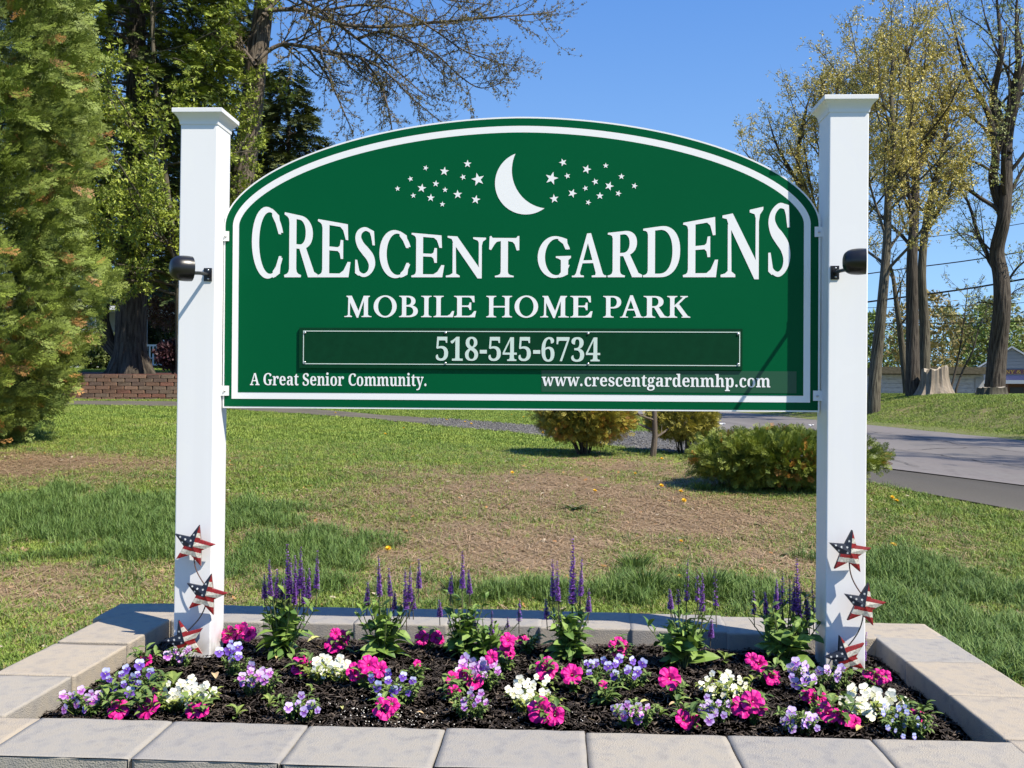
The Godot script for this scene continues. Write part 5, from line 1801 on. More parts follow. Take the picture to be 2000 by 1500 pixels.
	for i in 6500:
		var lat := rng.randf_range(-1.5, 3.6)
		var dep := 0.0
		if i < 6500:
			dep = lerpf(edge_at(NEAR_EDGE, lat) - 0.2, edge_at(FAR_EDGE, lat) + 0.2, rng.randf())
		else:
			dep = rng.randf_range(5.0, 11.0)
			lat = lerpf(grass_edge(dep) - 0.1, road_edge(dep) + 0.15, rng.randf())
		var s := rng.randf_range(0.006, 0.020)
		xf.push_back(Transform3D(Basis(rand_dir(), rng.randf() * TAU).scaled_local(Vector3(s, s * 0.7, s * 1.2)), gp(lat, dep, 0.026)))
		var k := rng.randf_range(0.08, 0.19)
		cols.push_back(Color(k, k * 0.97, k * 0.93))
	tag(many("gravel", pb.mesh(), M.litter, self, xf, cols), "loose grey stones on the path behind the shrubs", "gravel")

# ------------------------------------------------------------------ bushes on the lawn
func build_bushes() -> void:
	var fan := spray_mesh(7, 0.085, 0.50, 0.0040, true, Color(0.85, 0.85, 0.85), Color(1.15, 1.15, 1.1))
	var rust := Color(0.42, 0.20, 0.035)
	var y0 := Color(0.115, 0.145, 0.020)
	var y1 := Color(0.33, 0.29, 0.045)
	shrub("shrub", "round golden green shrub with rust tinged sprays under the sign's middle", "shrub", stand(1142, 893), Vector3(0.54, 0.31, 0.45), 0.20, 7000, fan, y0, Color(0.42, 0.35, 0.05), 16, "shrubs on the lawn", rust, 0.13)
	shrub("shrub", "small yellow shrub with bare lower stems behind the thin trunk", "shrub", stand(1335, 890), Vector3(0.40, 0.24, 0.35), 0.22, 4000, fan, Color(0.20, 0.20, 0.03), Color(0.42, 0.37, 0.07), 11, "shrubs on the lawn")
	var s := shrub("shrub", "wide low spreading green shrub against the right post", "shrub", stand(1530, 960), Vector3(0.84, 0.22, 0.42), 0.09, 9500, fan, Color(0.075, 0.125, 0.016), Color(0.22, 0.265, 0.035), 16, "shrubs on the lawn", rust, 0.09)
	s.rotation.y = 0.1
	# thin bare trunk
	var p := stand(1274, 895)
	var t := thing("thin_tree", "thin bare trunk with a few dry twigs between two shrubs", "tree", p)
	var mb := MB.new()
	var T := {levels = 2, seg = 0.12, wob = 0.10, up = [0.0, 0.02, 0.02], kids = [9, 4], t0 = [0.22, 0.3], ang = [62.0, 45.0], ratio = [0.32, 0.5], thin = 0.003, leaf_from = 9, leaves = 0.0, off = 0.0, xf = [], dr = []}
	limb_path(mb, T, PackedVector3Array([Vector3(0, -0.05, 0), Vector3(0.03, 0.25, 0), Vector3(0.02, 0.6, 0.02), Vector3(0.06, 0.95, 0), Vector3(0.05, 1.35, 0)]), PackedFloat32Array([0.042, 0.033, 0.028, 0.02, 0.006]), 0)
	part("trunk", mb.mesh(), M.bark[0], t)
	# purple leaved shrub and reddish tree by the house
	var lf := clump_mesh(6, 0.10, 0.5, 41)
	shrub("purple_shrub", "dark purple leaved shrub left of the left post above the wall", "shrub", gp(-8.02, 22.2), Vector3(0.34, 0.33, 0.34), 0.12, 900, lf, Color(0.035, 0.014, 0.018), Color(0.075, 0.025, 0.035), 8)
	shrub("reddish_tree", "small tree in dusky red new leaf behind the conifer trunk", "tree", gp(-13.1, 36.0), Vector3(1.3, 1.15, 1.2), 1.5, 1700, clump_mesh(5, 0.14, 0.34, 42), Color(0.10, 0.05, 0.045), Color(0.20, 0.10, 0.085), 6, "", Color(0, 0, 0, 0), 0.0, 1.0)
	# green shrubs round the house foot
	var gl := clump_mesh(6, 0.16, 0.4, 43)
	shrub("house_shrub", "green shrub at the pale house's foot left of the thick trunk", "shrub", gp(-13.2, 30.0), Vector3(1.0, 0.55, 0.7), 0.05, 1100, gl, Color(0.05, 0.085, 0.018), Color(0.14, 0.17, 0.035), 0)
	shrub("house_shrub", "broad green shrub behind the arborvitae by the pale house", "shrub", gp(-15.6, 31.0), Vector3(1.4, 0.9, 0.8), 0.05, 1500, gl, Color(0.045, 0.08, 0.018), Color(0.12, 0.16, 0.035), 0)
	shrub("yard_shrub", "dense green growth behind the white railing", "shrub", gp(-15.0, 42.0), Vector3(3.2, 1.7, 1.2), 0.0, 2600, clump_mesh(7, 0.26, 0.36, 44), Color(0.05, 0.08, 0.02), Color(0.13, 0.16, 0.045), 0)

# ------------------------------------------------------------------ flowers
func petunia_mesh(sd: int) -> ArrayMesh:
	# open trumpet of five joined, ruffled lobes, facing +y, radius 1
	var r := RandomNumberGenerator.new()
	r.seed = sd
	var mb := MB.new()
	var N := 30
	var ph := r.randf() * TAU
	var rings := []
	for q in [[0.0, -0.75], [0.10, -0.55], [0.20, -0.12], [0.45, 0.06], [0.75, 0.10], [1.0, 0.02]]:
		var ring := []
		for k in N:
			var a := TAU * k / N
			var lobe := pow(absf(cos(a * 2.5)), 0.55)
			var rr: float = q[0] * (1.0 - (0.20 * (1.0 - lobe)) * smoothstep(0.3, 1.0, q[0]))
			var y: float = q[1] + 0.10 * q[0] * q[0] * sin(a * 5.0 * 2.0 + ph) + 0.09 * q[0] * sin(a * 3.0 + ph * 2.0) - 0.10 * q[0] * q[0] * (1.0 - lobe)
			ring.push_back(Vector3(cos(a) * rr, y, sin(a) * rr))
		rings.push_back(ring)
	for j in rings.size() - 1:
		var c0 := Color(0.62, 0.0, 0.21).lerp(Color(0.30, 0.0, 0.10), 1.0 if j < 1 else 0.0)
		var c1 := Color(0.70, 0.004, 0.27)
		for k in N:
			var k2 := (k + 1) % N
			var vein := 0.86 + 0.14 * absf(cos(TAU * k / N * 2.5))
			mb.tri3(rings[j][k], rings[j + 1][k2], rings[j + 1][k], c0 * vein, c1 * vein, c1 * vein)
			mb.tri3(rings[j][k], rings[j][k2], rings[j + 1][k2], c0 * vein, c0 * vein, c1 * vein)
	# pale eye
	for k in 8:
		var a := TAU * k / 8
		var b := TAU * (k + 1) / 8
		mb.tri3(Vector3(0, -0.10, 0), Vector3(cos(b) * 0.06, -0.14, sin(b) * 0.06), Vector3(cos(a) * 0.06, -0.14, sin(a) * 0.06), Color(0.7, 0.6, 0.45), Color(0.4, 0.2, 0.2), Color(0.4, 0.2, 0.2))
	return mb.mesh()

func petal(mb: MB, ang: float, L: float, W: float, z: float, cup: float, c_in: Color, c_mid: Color, c_out: Color) -> void:
	# rounded petal in the xz plane, +y is the face
	var d := Vector3(cos(ang), 0, sin(ang))
	var s := Vector3(-sin(ang), 0, cos(ang))
	var P0 := Vector3(0, z, 0)
	var rows := []
	for q in [[0.25, 0.30], [0.55, 0.85], [0.8, 0.92], [1.0, 0.45]]:
		var row := []
		for k in [-1.0, -0.4, 0.4, 1.0]:
			var bul: float = 1.0 + (0.06 if absf(k) < 0.5 and q[0] > 0.9 else 0.0)
			row.push_back(d * L * q[0] * bul + s * W * 0.5 * q[1] * k + Vector3(0, z + cup * q[0] * q[0] + 0.06 * absf(k) * q[0], 0))
		rows.push_back(row)
	var cs := [c_in, c_mid, c_out, c_out]
	for k in 3: mb.tri3(P0, rows[0][k], rows[0][k + 1], c_in, cs[0], cs[0])
	for j in 3:
		for k in 3:
			mb.tri3(rows[j][k], rows[j + 1][k], rows[j + 1][k + 1], cs[j], cs[j + 1], cs[j + 1])
			mb.tri3(rows[j][k], rows[j + 1][k + 1], rows[j][k + 1], cs[j], cs[j + 1], cs[j])

func pansy_mesh(kind: String, sd: int) -> ArrayMesh:
	var r := RandomNumberGenerator.new()
	r.seed = sd
	var up := Color(0.62, 0.50, 0.80)
	var lo := Color(0.58, 0.40, 0.78)
	var heart := Color(0.20, 0.03, 0.36)
	match kind:
		"pink": up = Color(0.66, 0.52, 0.78); lo = Color(0.60, 0.28, 0.66); heart = Color(0.32, 0.03, 0.36)
		"blue": up = Color(0.58, 0.60, 0.86); lo = Color(0.20, 0.10, 0.52); heart = Color(0.09, 0.015, 0.28)
		"white": up = Color(0.86, 0.84, 0.74); lo = Color(0.86, 0.85, 0.72); heart = Color(0.76, 0.74, 0.45)
		"tiny": up = Color(0.42, 0.50, 0.80); lo = Color(0.22, 0.20, 0.58); heart = Color(0.6, 0.6, 0.7)
	var mb := MB.new()
	var j := func() -> float: return r.randf_range(-0.08, 0.08)
	petal(mb, -PI / 2 - 0.48 + j.call(), 1.05, 1.05, -0.02, 0.10, lo, up, up)
	petal(mb, -PI / 2 + 0.48 + j.call(), 1.05, 1.05, 0.0, 0.08, lo, up, up)
	petal(mb, PI - 0.25 + j.call(), 0.92, 0.85, 0.05, -0.02, heart, heart.lerp(lo, 0.35), lo)
	petal(mb, 0.25 + j.call(), 0.92, 0.85, 0.05, -0.02, heart, heart.lerp(lo, 0.35), lo)
	petal(mb, PI / 2 + j.call(), 1.0, 1.15, 0.09, -0.08, heart, heart.lerp(lo, 0.25), lo)
	for k in 6:
		var a := TAU * k / 6
		var b := TAU * (k + 1) / 6
		mb.tri3(Vector3(0, 0.17, 0.03), Vector3(cos(b) * 0.10, 0.13, sin(b) * 0.10 + 0.03), Vector3(cos(a) * 0.10, 0.13, sin(a) * 0.10 + 0.03), Color(0.75, 0.55, 0.05), Color(0.7, 0.6, 0.2), Color(0.7, 0.6, 0.2))
	return mb.mesh()

func leafy(mb: MB, p: Vector3, d: Vector3, L: float, W: float, c: Color, fold := 0.18) -> void:
	# a folded, drooping leaf
	var y := d.normalized()
	var s := y.cross(Vector3.UP)
	s = (s if s.length() > 0.05 else Vector3.RIGHT).normalized()
	var n := s.cross(y)
	var q := []
	for t in [[0.0, 0.05, 0.0], [0.28, 0.85, 0.05], [0.58, 1.0, 0.05], [0.84, 0.55, -0.04], [1.0, 0.0, -0.12]]:
		var m: Vector3 = p + y * L * t[0] + n * L * t[2]
		q.push_back([m - s * W * 0.5 * t[1] + n * W * fold * t[1], m, m + s * W * 0.5 * t[1] + n * W * fold * t[1]])
	var cm := c * 1.15
	for i in 4:
		for k in 2:
			mb.tri3(q[i][k], q[i + 1][k], q[i + 1][k + 1], c if k == 0 else cm, c if k == 0 else cm, cm if k == 0 else c)
			mb.tri3(q[i][k], q[i + 1][k + 1], q[i][k + 1], c if k == 0 else cm, cm if k == 0 else c, cm if k == 0 else c)

func foliage_mesh(R: float, H: float, n: int, L: float, W: float, c0: Color, c1: Color, sd: int) -> ArrayMesh:
	var r := RandomNumberGenerator.new()
	r.seed = sd
	var mb := MB.new()
	var stems := 7
	for i in stems:
		var a := TAU * i / stems + r.randf_range(-0.3, 0.3)
		var e := Vector3(cos(a) * R * 0.7, H * r.randf_range(0.7, 1.05), sin(a) * R * 0.7)
		mb.tube(PackedVector3Array([Vector3(0, -0.01, 0), e * Vector3(0.5, 0.45, 0.5), e]), PackedFloat32Array([0.0022, 0.0018, 0.001]), 4, c0 * 1.2)
		for k in n / stems:
			var t := r.randf_range(0.15, 1.0)
			var p := e * Vector3(t * (0.5 + 0.5 * t), t, t * (0.5 + 0.5 * t))
			var b := r.randf() * TAU
			var d := Vector3(cos(b), r.randf_range(-0.1, 0.8), sin(b)) + Vector3(cos(a), 0, sin(a)) * 0.4
			leafy(mb, p, d, L * r.randf_range(0.6, 1.2), W * r.randf_range(0.7, 1.2), c0.lerp(c1, r.randf()))
	return mb.mesh()

func build_flowers() -> void:
	var pet: Array[Mesh] = []
	for k in 5: pet.push_back(petunia_mesh(100 + k))
	var pan := {}
	for k in ["lilac", "pink", "blue", "white", "tiny"]:
		pan[k] = [pansy_mesh(k, 1), pansy_mesh(k, 2), pansy_mesh(k, 3)]
	var dk := Color(0.055, 0.105, 0.022)
	var lt := Color(0.19, 0.27, 0.065)
	var yl := Color(0.30, 0.34, 0.07)
	var pf: Array[Mesh] = []
	var vf: Array[Mesh] = []
	var wf: Array[Mesh] = []
	for k in 4:
		pf.push_back(foliage_mesh(0.052, 0.07, 49, 0.036, 0.015, dk, lt, 200 + k))
		vf.push_back(foliage_mesh(0.068, 0.066, 98, 0.027, 0.011, dk, lt, 210 + k))
		wf.push_back(foliage_mesh(0.080, 0.062, 105, 0.027, 0.013, Color(0.13, 0.18, 0.03), yl, 220 + k))
	var pg := "magenta petunias in the flower bed"
	# base (u,v), then flowers u,v,radius px; label
	var petunias := [
		["462,1264", "447,1240,17 468,1232,19 486,1238,16", "petunia clump of several blooms behind the left post's foot"],
		["284,1308", "276,1297,15 286,1290,13", "petunia beside the left planter wall, above the blue and white pansies"],
		["297,1368", "292,1350,14 308,1349,12", "petunia low between white violas and blue pansies at left"],
		["232,1398", "232,1386,20 222,1397,12", "leftmost petunia behind the front blocks"],
		["292,1400", "288,1381,25", "single large petunia bloom facing the viewer near the left front corner"],
		["388,1402", "376,1388,15 394,1387,16", "low petunia with two blooms just in front of the left white violas"],
		["592,1322", "589,1300,21", "single petunia bloom touching the second white violas' left side"],
		["665,1276", "655,1237,11 671,1243,13 651,1260,17 667,1256,12", "petunia with stacked blooms between the first two purple salvias"],
		["712,1348", "694,1312,18 719,1298,20 741,1307,17 728,1310,14", "petunia clump of four blooms right of the second white violas"],
		["758,1404", "752,1383,24 766,1378,15", "large petunia near the front blocks below the second salvia"],
		["836,1268", "824,1246,15 852,1244,13 857,1250,11", "petunia pair behind the bed between second and third salvia"],
		["812,1330", "815,1296,8", "petunia with one small bud bloom and much foliage"],
		["987,1312", "992,1250,15 990,1264,15 995,1277,11 966,1276,10", "tall petunia rising right of the third salvia"],
		["1032,1276", "1024,1249,9 1014,1250,8", "small dark petunia by the back blocks in the middle"],
		["912,1350", "883,1325,14 905,1318,14 927,1331,17 960,1283,13", "petunia with three blooms in front of the middle pink pansies"],
		["884,1372", "886,1352,14", "single petunia bloom left of the small lilac pansies"],
		["1068,1335", "1067,1306,23", "round petunia bloom facing the viewer in the middle of the bed"],
		["1120,1352", "1117,1317,21", "petunia bloom seen edge on above its own leaves, middle of the bed"],
		["1072,1418", "1056,1387,26 1083,1397,20", "largest petunia, two big blooms at the front middle"],
		["1182,1376", "1178,1337,9", "petunia with a single crimson bloom and yellowing leaves"],
		["1212,1300", "1208,1263,19", "petunia bloom behind the blue pansies right of the middle"],
		["1318,1368", "1308,1325,22 1299,1327,14", "petunia with one flat bloom over bright leaves left of the right white violas"],
		["1346,1426", "1336,1404,18 1352,1406,16 1342,1424,7", "petunia drooping over the front blocks right of the middle"],
		["1494,1338", "1468,1287,13 1482,1296,16 1508,1322,17", "petunia row of blooms near the right post's front"],
		["1472,1412", "1450,1380,22 1470,1370,22 1483,1382,15", "large petunia clump in front of the fourth white violas"],
		["1590,1386", "1572,1358,10 1588,1362,17 1603,1361,11", "flat petunia bloom left of the right white violas"],
		["1640,1424", "1617,1391,21 1650,1402,18 1668,1413,13", "large petunia in front of the rightmost white violas"],
		["1704,1345", "1712,1322,15 1728,1321,13 1692,1316,9", "petunia at the right post's right foot"],
		["1792,1428", "1778,1391,9 1796,1396,10 1804,1410,10", "petunia behind the tiny blue violas at the right end"]]
	var i := 0
	for q in petunias:
		var b: PackedStringArray = q[0].split(",")
		var p := level(float(b[0]), float(b[1]), -0.048)
		p.z = clampf(p.z, -0.25, 0.715)
		p.y = mulch_h(p.x, p.z)
		var o := thing("petunia", "magenta " + q[2], "flower plant", p, pg)
		var fo := part("leaves", pf[i % 4], M.leaf, o, Transform3D(Basis(Vector3.UP, rng.randf() * TAU).scaled(Vector3.ONE * rng.randf_range(0.85, 1.1)), Vector3.ZERO))
		fo.set_meta("kind", "stuff")
		for w in q[1].split(" "):
			var k: PackedStringArray = w.split(",")
			var d := at(float(k[0]), float(k[1]), 1.0) - EYE
			var zz := p.z + 0.012 + rng.randf_range(-0.008, 0.012)
			var c := EYE + d * ((zz - EYE.z) / d.z)
			c.y = maxf(c.y, mulch_h(c.x, c.z) + 0.018)
			var R := float(k[2]) / FOCAL * (EYE.z - zz) * 1.06
			var n := Vector3(rng.randf_range(-0.35, 0.45), rng.randf_range(0.25, 0.95), 0.85)
			part("flower", pet[rng.randi() % 5], M.petal, o, Transform3D(facing(n, rng.randf() * TAU).scaled_local(Vector3.ONE * R), c - p))
		i += 1
	# pansies: base, kind, count, half width px, half height px of the flower cloud, its centre, flower radius px, label
	var pansies := [
		["165,1396", "pink", 11, 42, 26, "158,1365", 13, "pale pink lilac pansies in the left front corner of the bed"],
		["252,1366", "blue", 12, 55, 34, "245,1325", 12, "white and deep violet pansies beside the left planter wall"],
		["352,1304", "pink", 5, 28, 14, "355,1274", 11, "pale lilac pansies at the foot of the left post"],
		["462,1322", "blue", 7, 22, 24, "452,1274", 12, "blue violet pansies right of the left post's foot"],
		["505,1360", "pink", 9, 38, 24, "497,1322", 12, "pink eyed lilac pansies right of the left white violas"],
		["582,1408", "lilac", 7, 40, 22, "592,1378", 12, "lilac pansies on dark leaves behind the front blocks"],
		["772,1372", "blue", 10, 48, 36, "768,1338", 12, "violet and white pansies between petunias below the second salvia"],
		["932,1346", "pink", 17, 46, 20, "932,1303", 12, "dense bank of pink and white pansies in front of the third salvia"],
		["918,1404", "pink", 8, 34, 24, "926,1364", 10, "small lilac pansies on a leafy mound near the front middle"],
		["1222,1346", "blue", 11, 42, 28, "1218,1302", 11, "blue and white pansies in front of the fifth salvia"],
		["1158,1326", "blue", 4, 18, 14, "1150,1302", 11, "small violet pansies left of the blue and white ones"],
		["1240,1422", "pink", 11, 40, 20, "1232,1387", 12, "pink lilac pansies leaning over the front blocks right of the middle"],
		["1400,1416", "lilac", 9, 30, 30, "1394,1385", 12, "pale lilac pansies beside the large petunia clump"],
		["1582,1350", "lilac", 8, 32, 26, "1566,1315", 12, "ruffled lilac pansies left of the right post's foot"],
		["1640,1350", "lilac", 5, 24, 14, "1628,1313", 12, "lilac pansies in front of the right post's foot"],
		["1560,1432", "lilac", 9, 40, 22, "1560,1408", 12, "lilac pansies behind the front blocks near the right"],
		["1772,1440", "tiny", 16, 42, 36, "1762,1408", 7, "tiny blue violas on pale stems at the right front corner"],
		["366,1386", "white", 24, 52, 26, "368,1350", 11, "left white violas, a broad creamy mound near the left post"],
		["645,1332", "white", 16, 44, 26, "646,1300", 11, "second white violas, a creamy mound between two petunias"],
		["1042,1388", "white", 18, 42, 32, "1036,1344", 10, "middle white violas on yellow green leaves behind the largest petunia"],
		["1420,1366", "white", 19, 46, 28, "1416,1336", 10, "fourth white violas, a slanting creamy mound right of the middle"],
		["1706,1412", "white", 22, 62, 30, "1702,1370", 14, "rightmost white violas, the largest creamy blooms"]]
	i = 0
	for q in pansies:
		var b: PackedStringArray = q[0].split(",")
		var p := level(float(b[0]), float(b[1]), -0.048)
		p.z = clampf(p.z, -0.25, 0.715)
		p.y = mulch_h(p.x, p.z)
		var w: bool = q[1] == "white"
		var o := thing("white_viola" if w else "pansy", q[7], "flower plant", p, "white violas in the flower bed" if w else "pansies in the flower bed")
		var ppm := FOCAL / (EYE.z - p.z)
		var sx: float = q[3] / ppm
		var fs: float = clampf(sx / 0.075, 0.55, 1.0)
		for e in 2:
			var fo := part("leaves", (wf if w else vf)[(i + e) % 4], M.leaf, o, Transform3D(Basis(Vector3.UP, rng.randf() * TAU).scaled(Vector3(fs, 0.95, fs)), Vector3((e - 0.5) * sx * 0.9, 0, rng.randf_range(-0.01, 0.015))))
			fo.set_meta("kind", "stuff")
		var cc: PackedStringArray = q[5].split(",")
		var d := at(float(cc[0]), float(cc[1]), 1.0) - EYE
		var c := EYE + d * ((p.z + 0.012 - EYE.z) / d.z)
		for k in q[2]:
			# a cloud of blooms over the mound; the lower ones stand nearer the viewer
			var a: float = k * 2.39996
			var f := sqrt((k + 0.5) / q[2])
			var du: float = cos(a) * f * q[3] / ppm
			var dv: float = sin(a) * f * q[4] / ppm
			var pos := c + Vector3(du + rng.randfn() * 0.004, dv * 0.62 + rng.randfn() * 0.003, -dv * 0.75 + rng.randfn() * 0.006)
			pos.z = minf(pos.z, 0.75)
			pos.y = maxf(pos.y, mulch_h(pos.x, pos.z) + 0.015)
			var R: float = 0.84 * q[6] / ppm * rng.randf_range(0.62, 1.15)
			var n := Vector3(rng.randf_range(-0.5, 0.7) + du * 3.0, rng.randf_range(0.0, 0.55), 1.0)
			var y := n.normalized()
			var x := Vector3.UP.cross(y).normalized() * -1.0
			var zz := x.cross(y)
			if zz.y > 0: x = -x; zz = -zz
			part("flower", pan[q[1]][k % 3], M.petal, o, Transform3D((Basis(x, y, zz) * Basis(Vector3.UP, rng.randf_range(-0.5, 0.5))).scaled_local(Vector3.ONE * R), pos - p))
			var st := MB.new()
			st.tube(PackedVector3Array([Vector3((pos.x - p.x) * 0.5, 0.0, (pos.z - p.z) * 0.5 - 0.01), pos - p - y * 0.004]), PackedFloat32Array([0.0012, 0.0010]), 4, lt)
			part("stalk", st.mesh(), M.leaf, o)
		i += 1
	build_salvias()

func build_salvias() -> void:
	var gl := Color(0.070, 0.145, 0.024)
	var gh := Color(0.20, 0.30, 0.06)
	var leafs: Array[Mesh] = []
	for k in 5:
		var m := MB.new()
		var c := gl.lerp(gh, k / 4.0)
		leafy(m, Vector3.ZERO, Vector3(0, 0.15, 1), 1.0, 0.42, c, 0.12)
		leafs.push_back(m.mesh())
	# flower spikes of whorled florets, length 1
	var spikes: Array[Mesh] = []
	for k in 6:
		var r := RandomNumberGenerator.new()
		r.seed = 300 + k
		var m := MB.new()
		m.tube(PackedVector3Array([Vector3(0, -0.5, 0), Vector3(0.02, 0.5, 0), Vector3(0, 1, 0)]), PackedFloat32Array([0.018, 0.014, 0.006]), 5, Color(0.085, 0.07, 0.05))
		var rows := 21
		for j in rows:
			var t := j / float(rows - 1)
			var wd := 0.105 * (1.0 - 0.62 * t)
			for s in 9:
				var a := TAU * (s + 0.5 * (j % 2)) / 9.0 + r.randf_range(-0.2, 0.2)
				var dd := Vector3(cos(a), r.randf_range(0.25, 0.7), sin(a)).normalized()
				var o := Vector3(0, t * 0.97, 0)
				var sd := dd.cross(Vector3.UP).normalized()
				var cal := Color(0.13, 0.05, 0.12) if k < 4 else Color(0.05, 0.03, 0.05)
				m.lens(o, dd, sd, wd * 0.8, wd * 0.5, cal, cal * 1.2)
				var open := r.randf() < (0.85 if k < 4 else 0.35) * (1.0 - 0.75 * t)
				if open:
					var pc := Color(0.25, 0.11, 0.43) * r.randf_range(0.75, 1.3)
					m.lens(o + dd * wd * 0.45, (dd + Vector3(0, 0.15, 0)).normalized(), sd, wd * 0.95, wd * 0.9, pc, pc * 1.25)
					m.lens(o + dd * wd * 0.45, (dd - Vector3(0, 0.35, 0)).normalized(), sd, wd * 0.9, wd * 0.85, pc, pc * 1.25)
		spikes.push_back(m.mesh())
	# base, leaf top v, half width px, spikes "u,top v,bottom v", dark?, label
	var plants := [
		["552,1282", 1150, 52, "528,1093,1165 517,1120,1170 540,1112,1170 562,1062,1170 566,1090,1160 579,1085,1165 586,1068,1150 593,1108,1180 602,1110,1170 618,1075,1150 551,1130,1172 574,1120,1180", false, "leftmost purple salvia, tall with a dozen flower spikes"],
		["748,1285", 1172, 48, "717,1135,1180 741,1085,1165 762,1110,1165 793,1108,1190 800,1106,1175 818,1092,1150 807,1150,1190 770,1155,1190", false, "second purple salvia from the left with bent spikes"],
		["905,1284", 1168, 34, "880,1118,1160 903,1074,1150 917,1113,1160 859,1172,1205", false, "third purple salvia, narrow with upright leafy top"],
		["952,1288", 1212, 40, "960,1192,1240 992,1205,1225 1014,1170,1215 928,1205,1225", true, "short salvia with thin dark unopened spikes right of the third"],
		["1112,1290", 1185, 40, "1080,1092,1165 1090,1096,1175 1118,1052,1180 1134,1090,1165 1149,1150,1195 1068,1170,1210", false, "middle purple salvia with the tallest single spike"],
		["1335,1302", 1196, 52, "1310,1150,1190 1325,1150,1180 1341,1090,1175 1363,1108,1180 1371,1120,1195 1398,1105,1185 1388,1210,1245", true, "fifth salvia with dusky spikes and broad leaves"],
		["1535,1298", 1180, 60, "1473,1150,1200 1497,1155,1200 1515,1130,1190 1528,1115,1185 1543,1130,1180 1558,1090,1200 1550,1128,1195 1575,1150,1205 1588,1135,1200 1562,1150,1215 1580,1165,1215 1520,1150,1200", true, "rightmost large salvia with a dozen dark spikes beside the right post"],
		["1638,1300", 1276, 34, "1692,1235,1290", false, "small salvia at the right post's foot with one arching spike"]]
	var idx := 0
	for q in plants:
		var b: PackedStringArray = q[0].split(",")
		var p := level(float(b[0]), float(b[1]), -0.048)
		p.y = mulch_h(p.x, p.z)
		if idx == 7: p.z += 0.05
		var ppm := FOCAL / (EYE.z - p.z)
		var o := thing("salvia", q[5], "flower plant", p, "purple salvias along the back of the bed")
		var top := (float(b[1]) - float(q[1])) / ppm
		var hw: float = 1.4 * q[2] / ppm
		var mb := MB.new()
		var n := 13 if idx < 7 else 4
		for s in n:
			var a := TAU * s / n + rng.randf_range(-0.3, 0.3)
			var f := rng.randf_range(0.15, 1.0)
			var e := Vector3(cos(a) * hw * f, top * rng.randf_range(0.58, 1.10), sin(a) * hw * f * 0.7)
			mb.tube(PackedVector3Array([Vector3(cos(a) * 0.008, -0.01, sin(a) * 0.008), e * Vector3(0.55, 0.5, 0.55), e]), PackedFloat32Array([0.0028, 0.0024, 0.0014]), 5)
			var pairs := int(top / 0.024)
			for k in pairs:
				var t := 0.12 + 0.86 * k / float(maxi(pairs - 1, 1))
				var base := e * Vector3(t * (0.7 + 0.3 * t), t, t * (0.7 + 0.3 * t))
				if rng.randf() < 0.22: continue
				var L := lerpf(0.085, 0.030, t) * rng.randf_range(0.6, 1.3) * (1.15 if idx > 4 else 1.0)
				var az := rng.randf() * TAU + k * PI / 2
				for sg in 2:
					var y := az + PI * sg
					var bs := Basis(Vector3.UP, y) * Basis(Vector3.RIGHT, -rng.randf_range(-0.45, 1.0)) * Basis(Vector3.BACK, rng.randf_range(-0.8, 0.8))
					var sh := rng.randi() % 4 + (1 if rng.randf() < 0.35 else 0)
					part("leaf", leafs[sh], M.leaf, o, Transform3D(bs.scaled_local(Vector3(L * 1.05, L, L)), base))
		for w in q[3].split(" "):
			var k: PackedStringArray = w.split(",")
			var zz := p.z + rng.randf_range(-0.02, 0.02)
			var d0 := at(float(k[0]), float(k[2]), 1.0) - EYE
			var d1 := at(float(k[0]) + rng.randf_range(-3, 3), float(k[1]), 1.0) - EYE
			var p0 := EYE + d0 * ((zz - EYE.z) / d0.z)
			var p1 := EYE + d1 * ((zz - EYE.z) / d1.z)
			if idx == 7: p0.x -= 0.012
			var L := p0.distance_to(p1)
			var sp: Mesh = spikes[(rng.randi() % 2 + 4) if q[4] and idx == 3 else rng.randi() % 4 if not q[4] else rng.randi() % 3 + 3]
			var bs := facing(p1 - p0, rng.randf() * TAU)
			var wdt := clampf(0.095 / maxf(L, 0.02), 0.62, 2.0)
			part("flower_spike", sp, M.leaf, o, Transform3D(bs.scaled_local(Vector3(L * wdt, L, L * wdt)), p0 - p))
			mb.tube(PackedVector3Array([Vector3((p0.x - p.x) * 0.25, top * 0.3, 0), Vector3((p0.x - p.x) * 0.7, top * 0.75, (zz - p.z) * 0.6), p0 - p]), PackedFloat32Array([0.0024, 0.0020, 0.0014]), 5)
		part("stems", mb.mesh(), mat(lin(0.10, 0.13, 0.04), 0.7), o)
		idx += 1

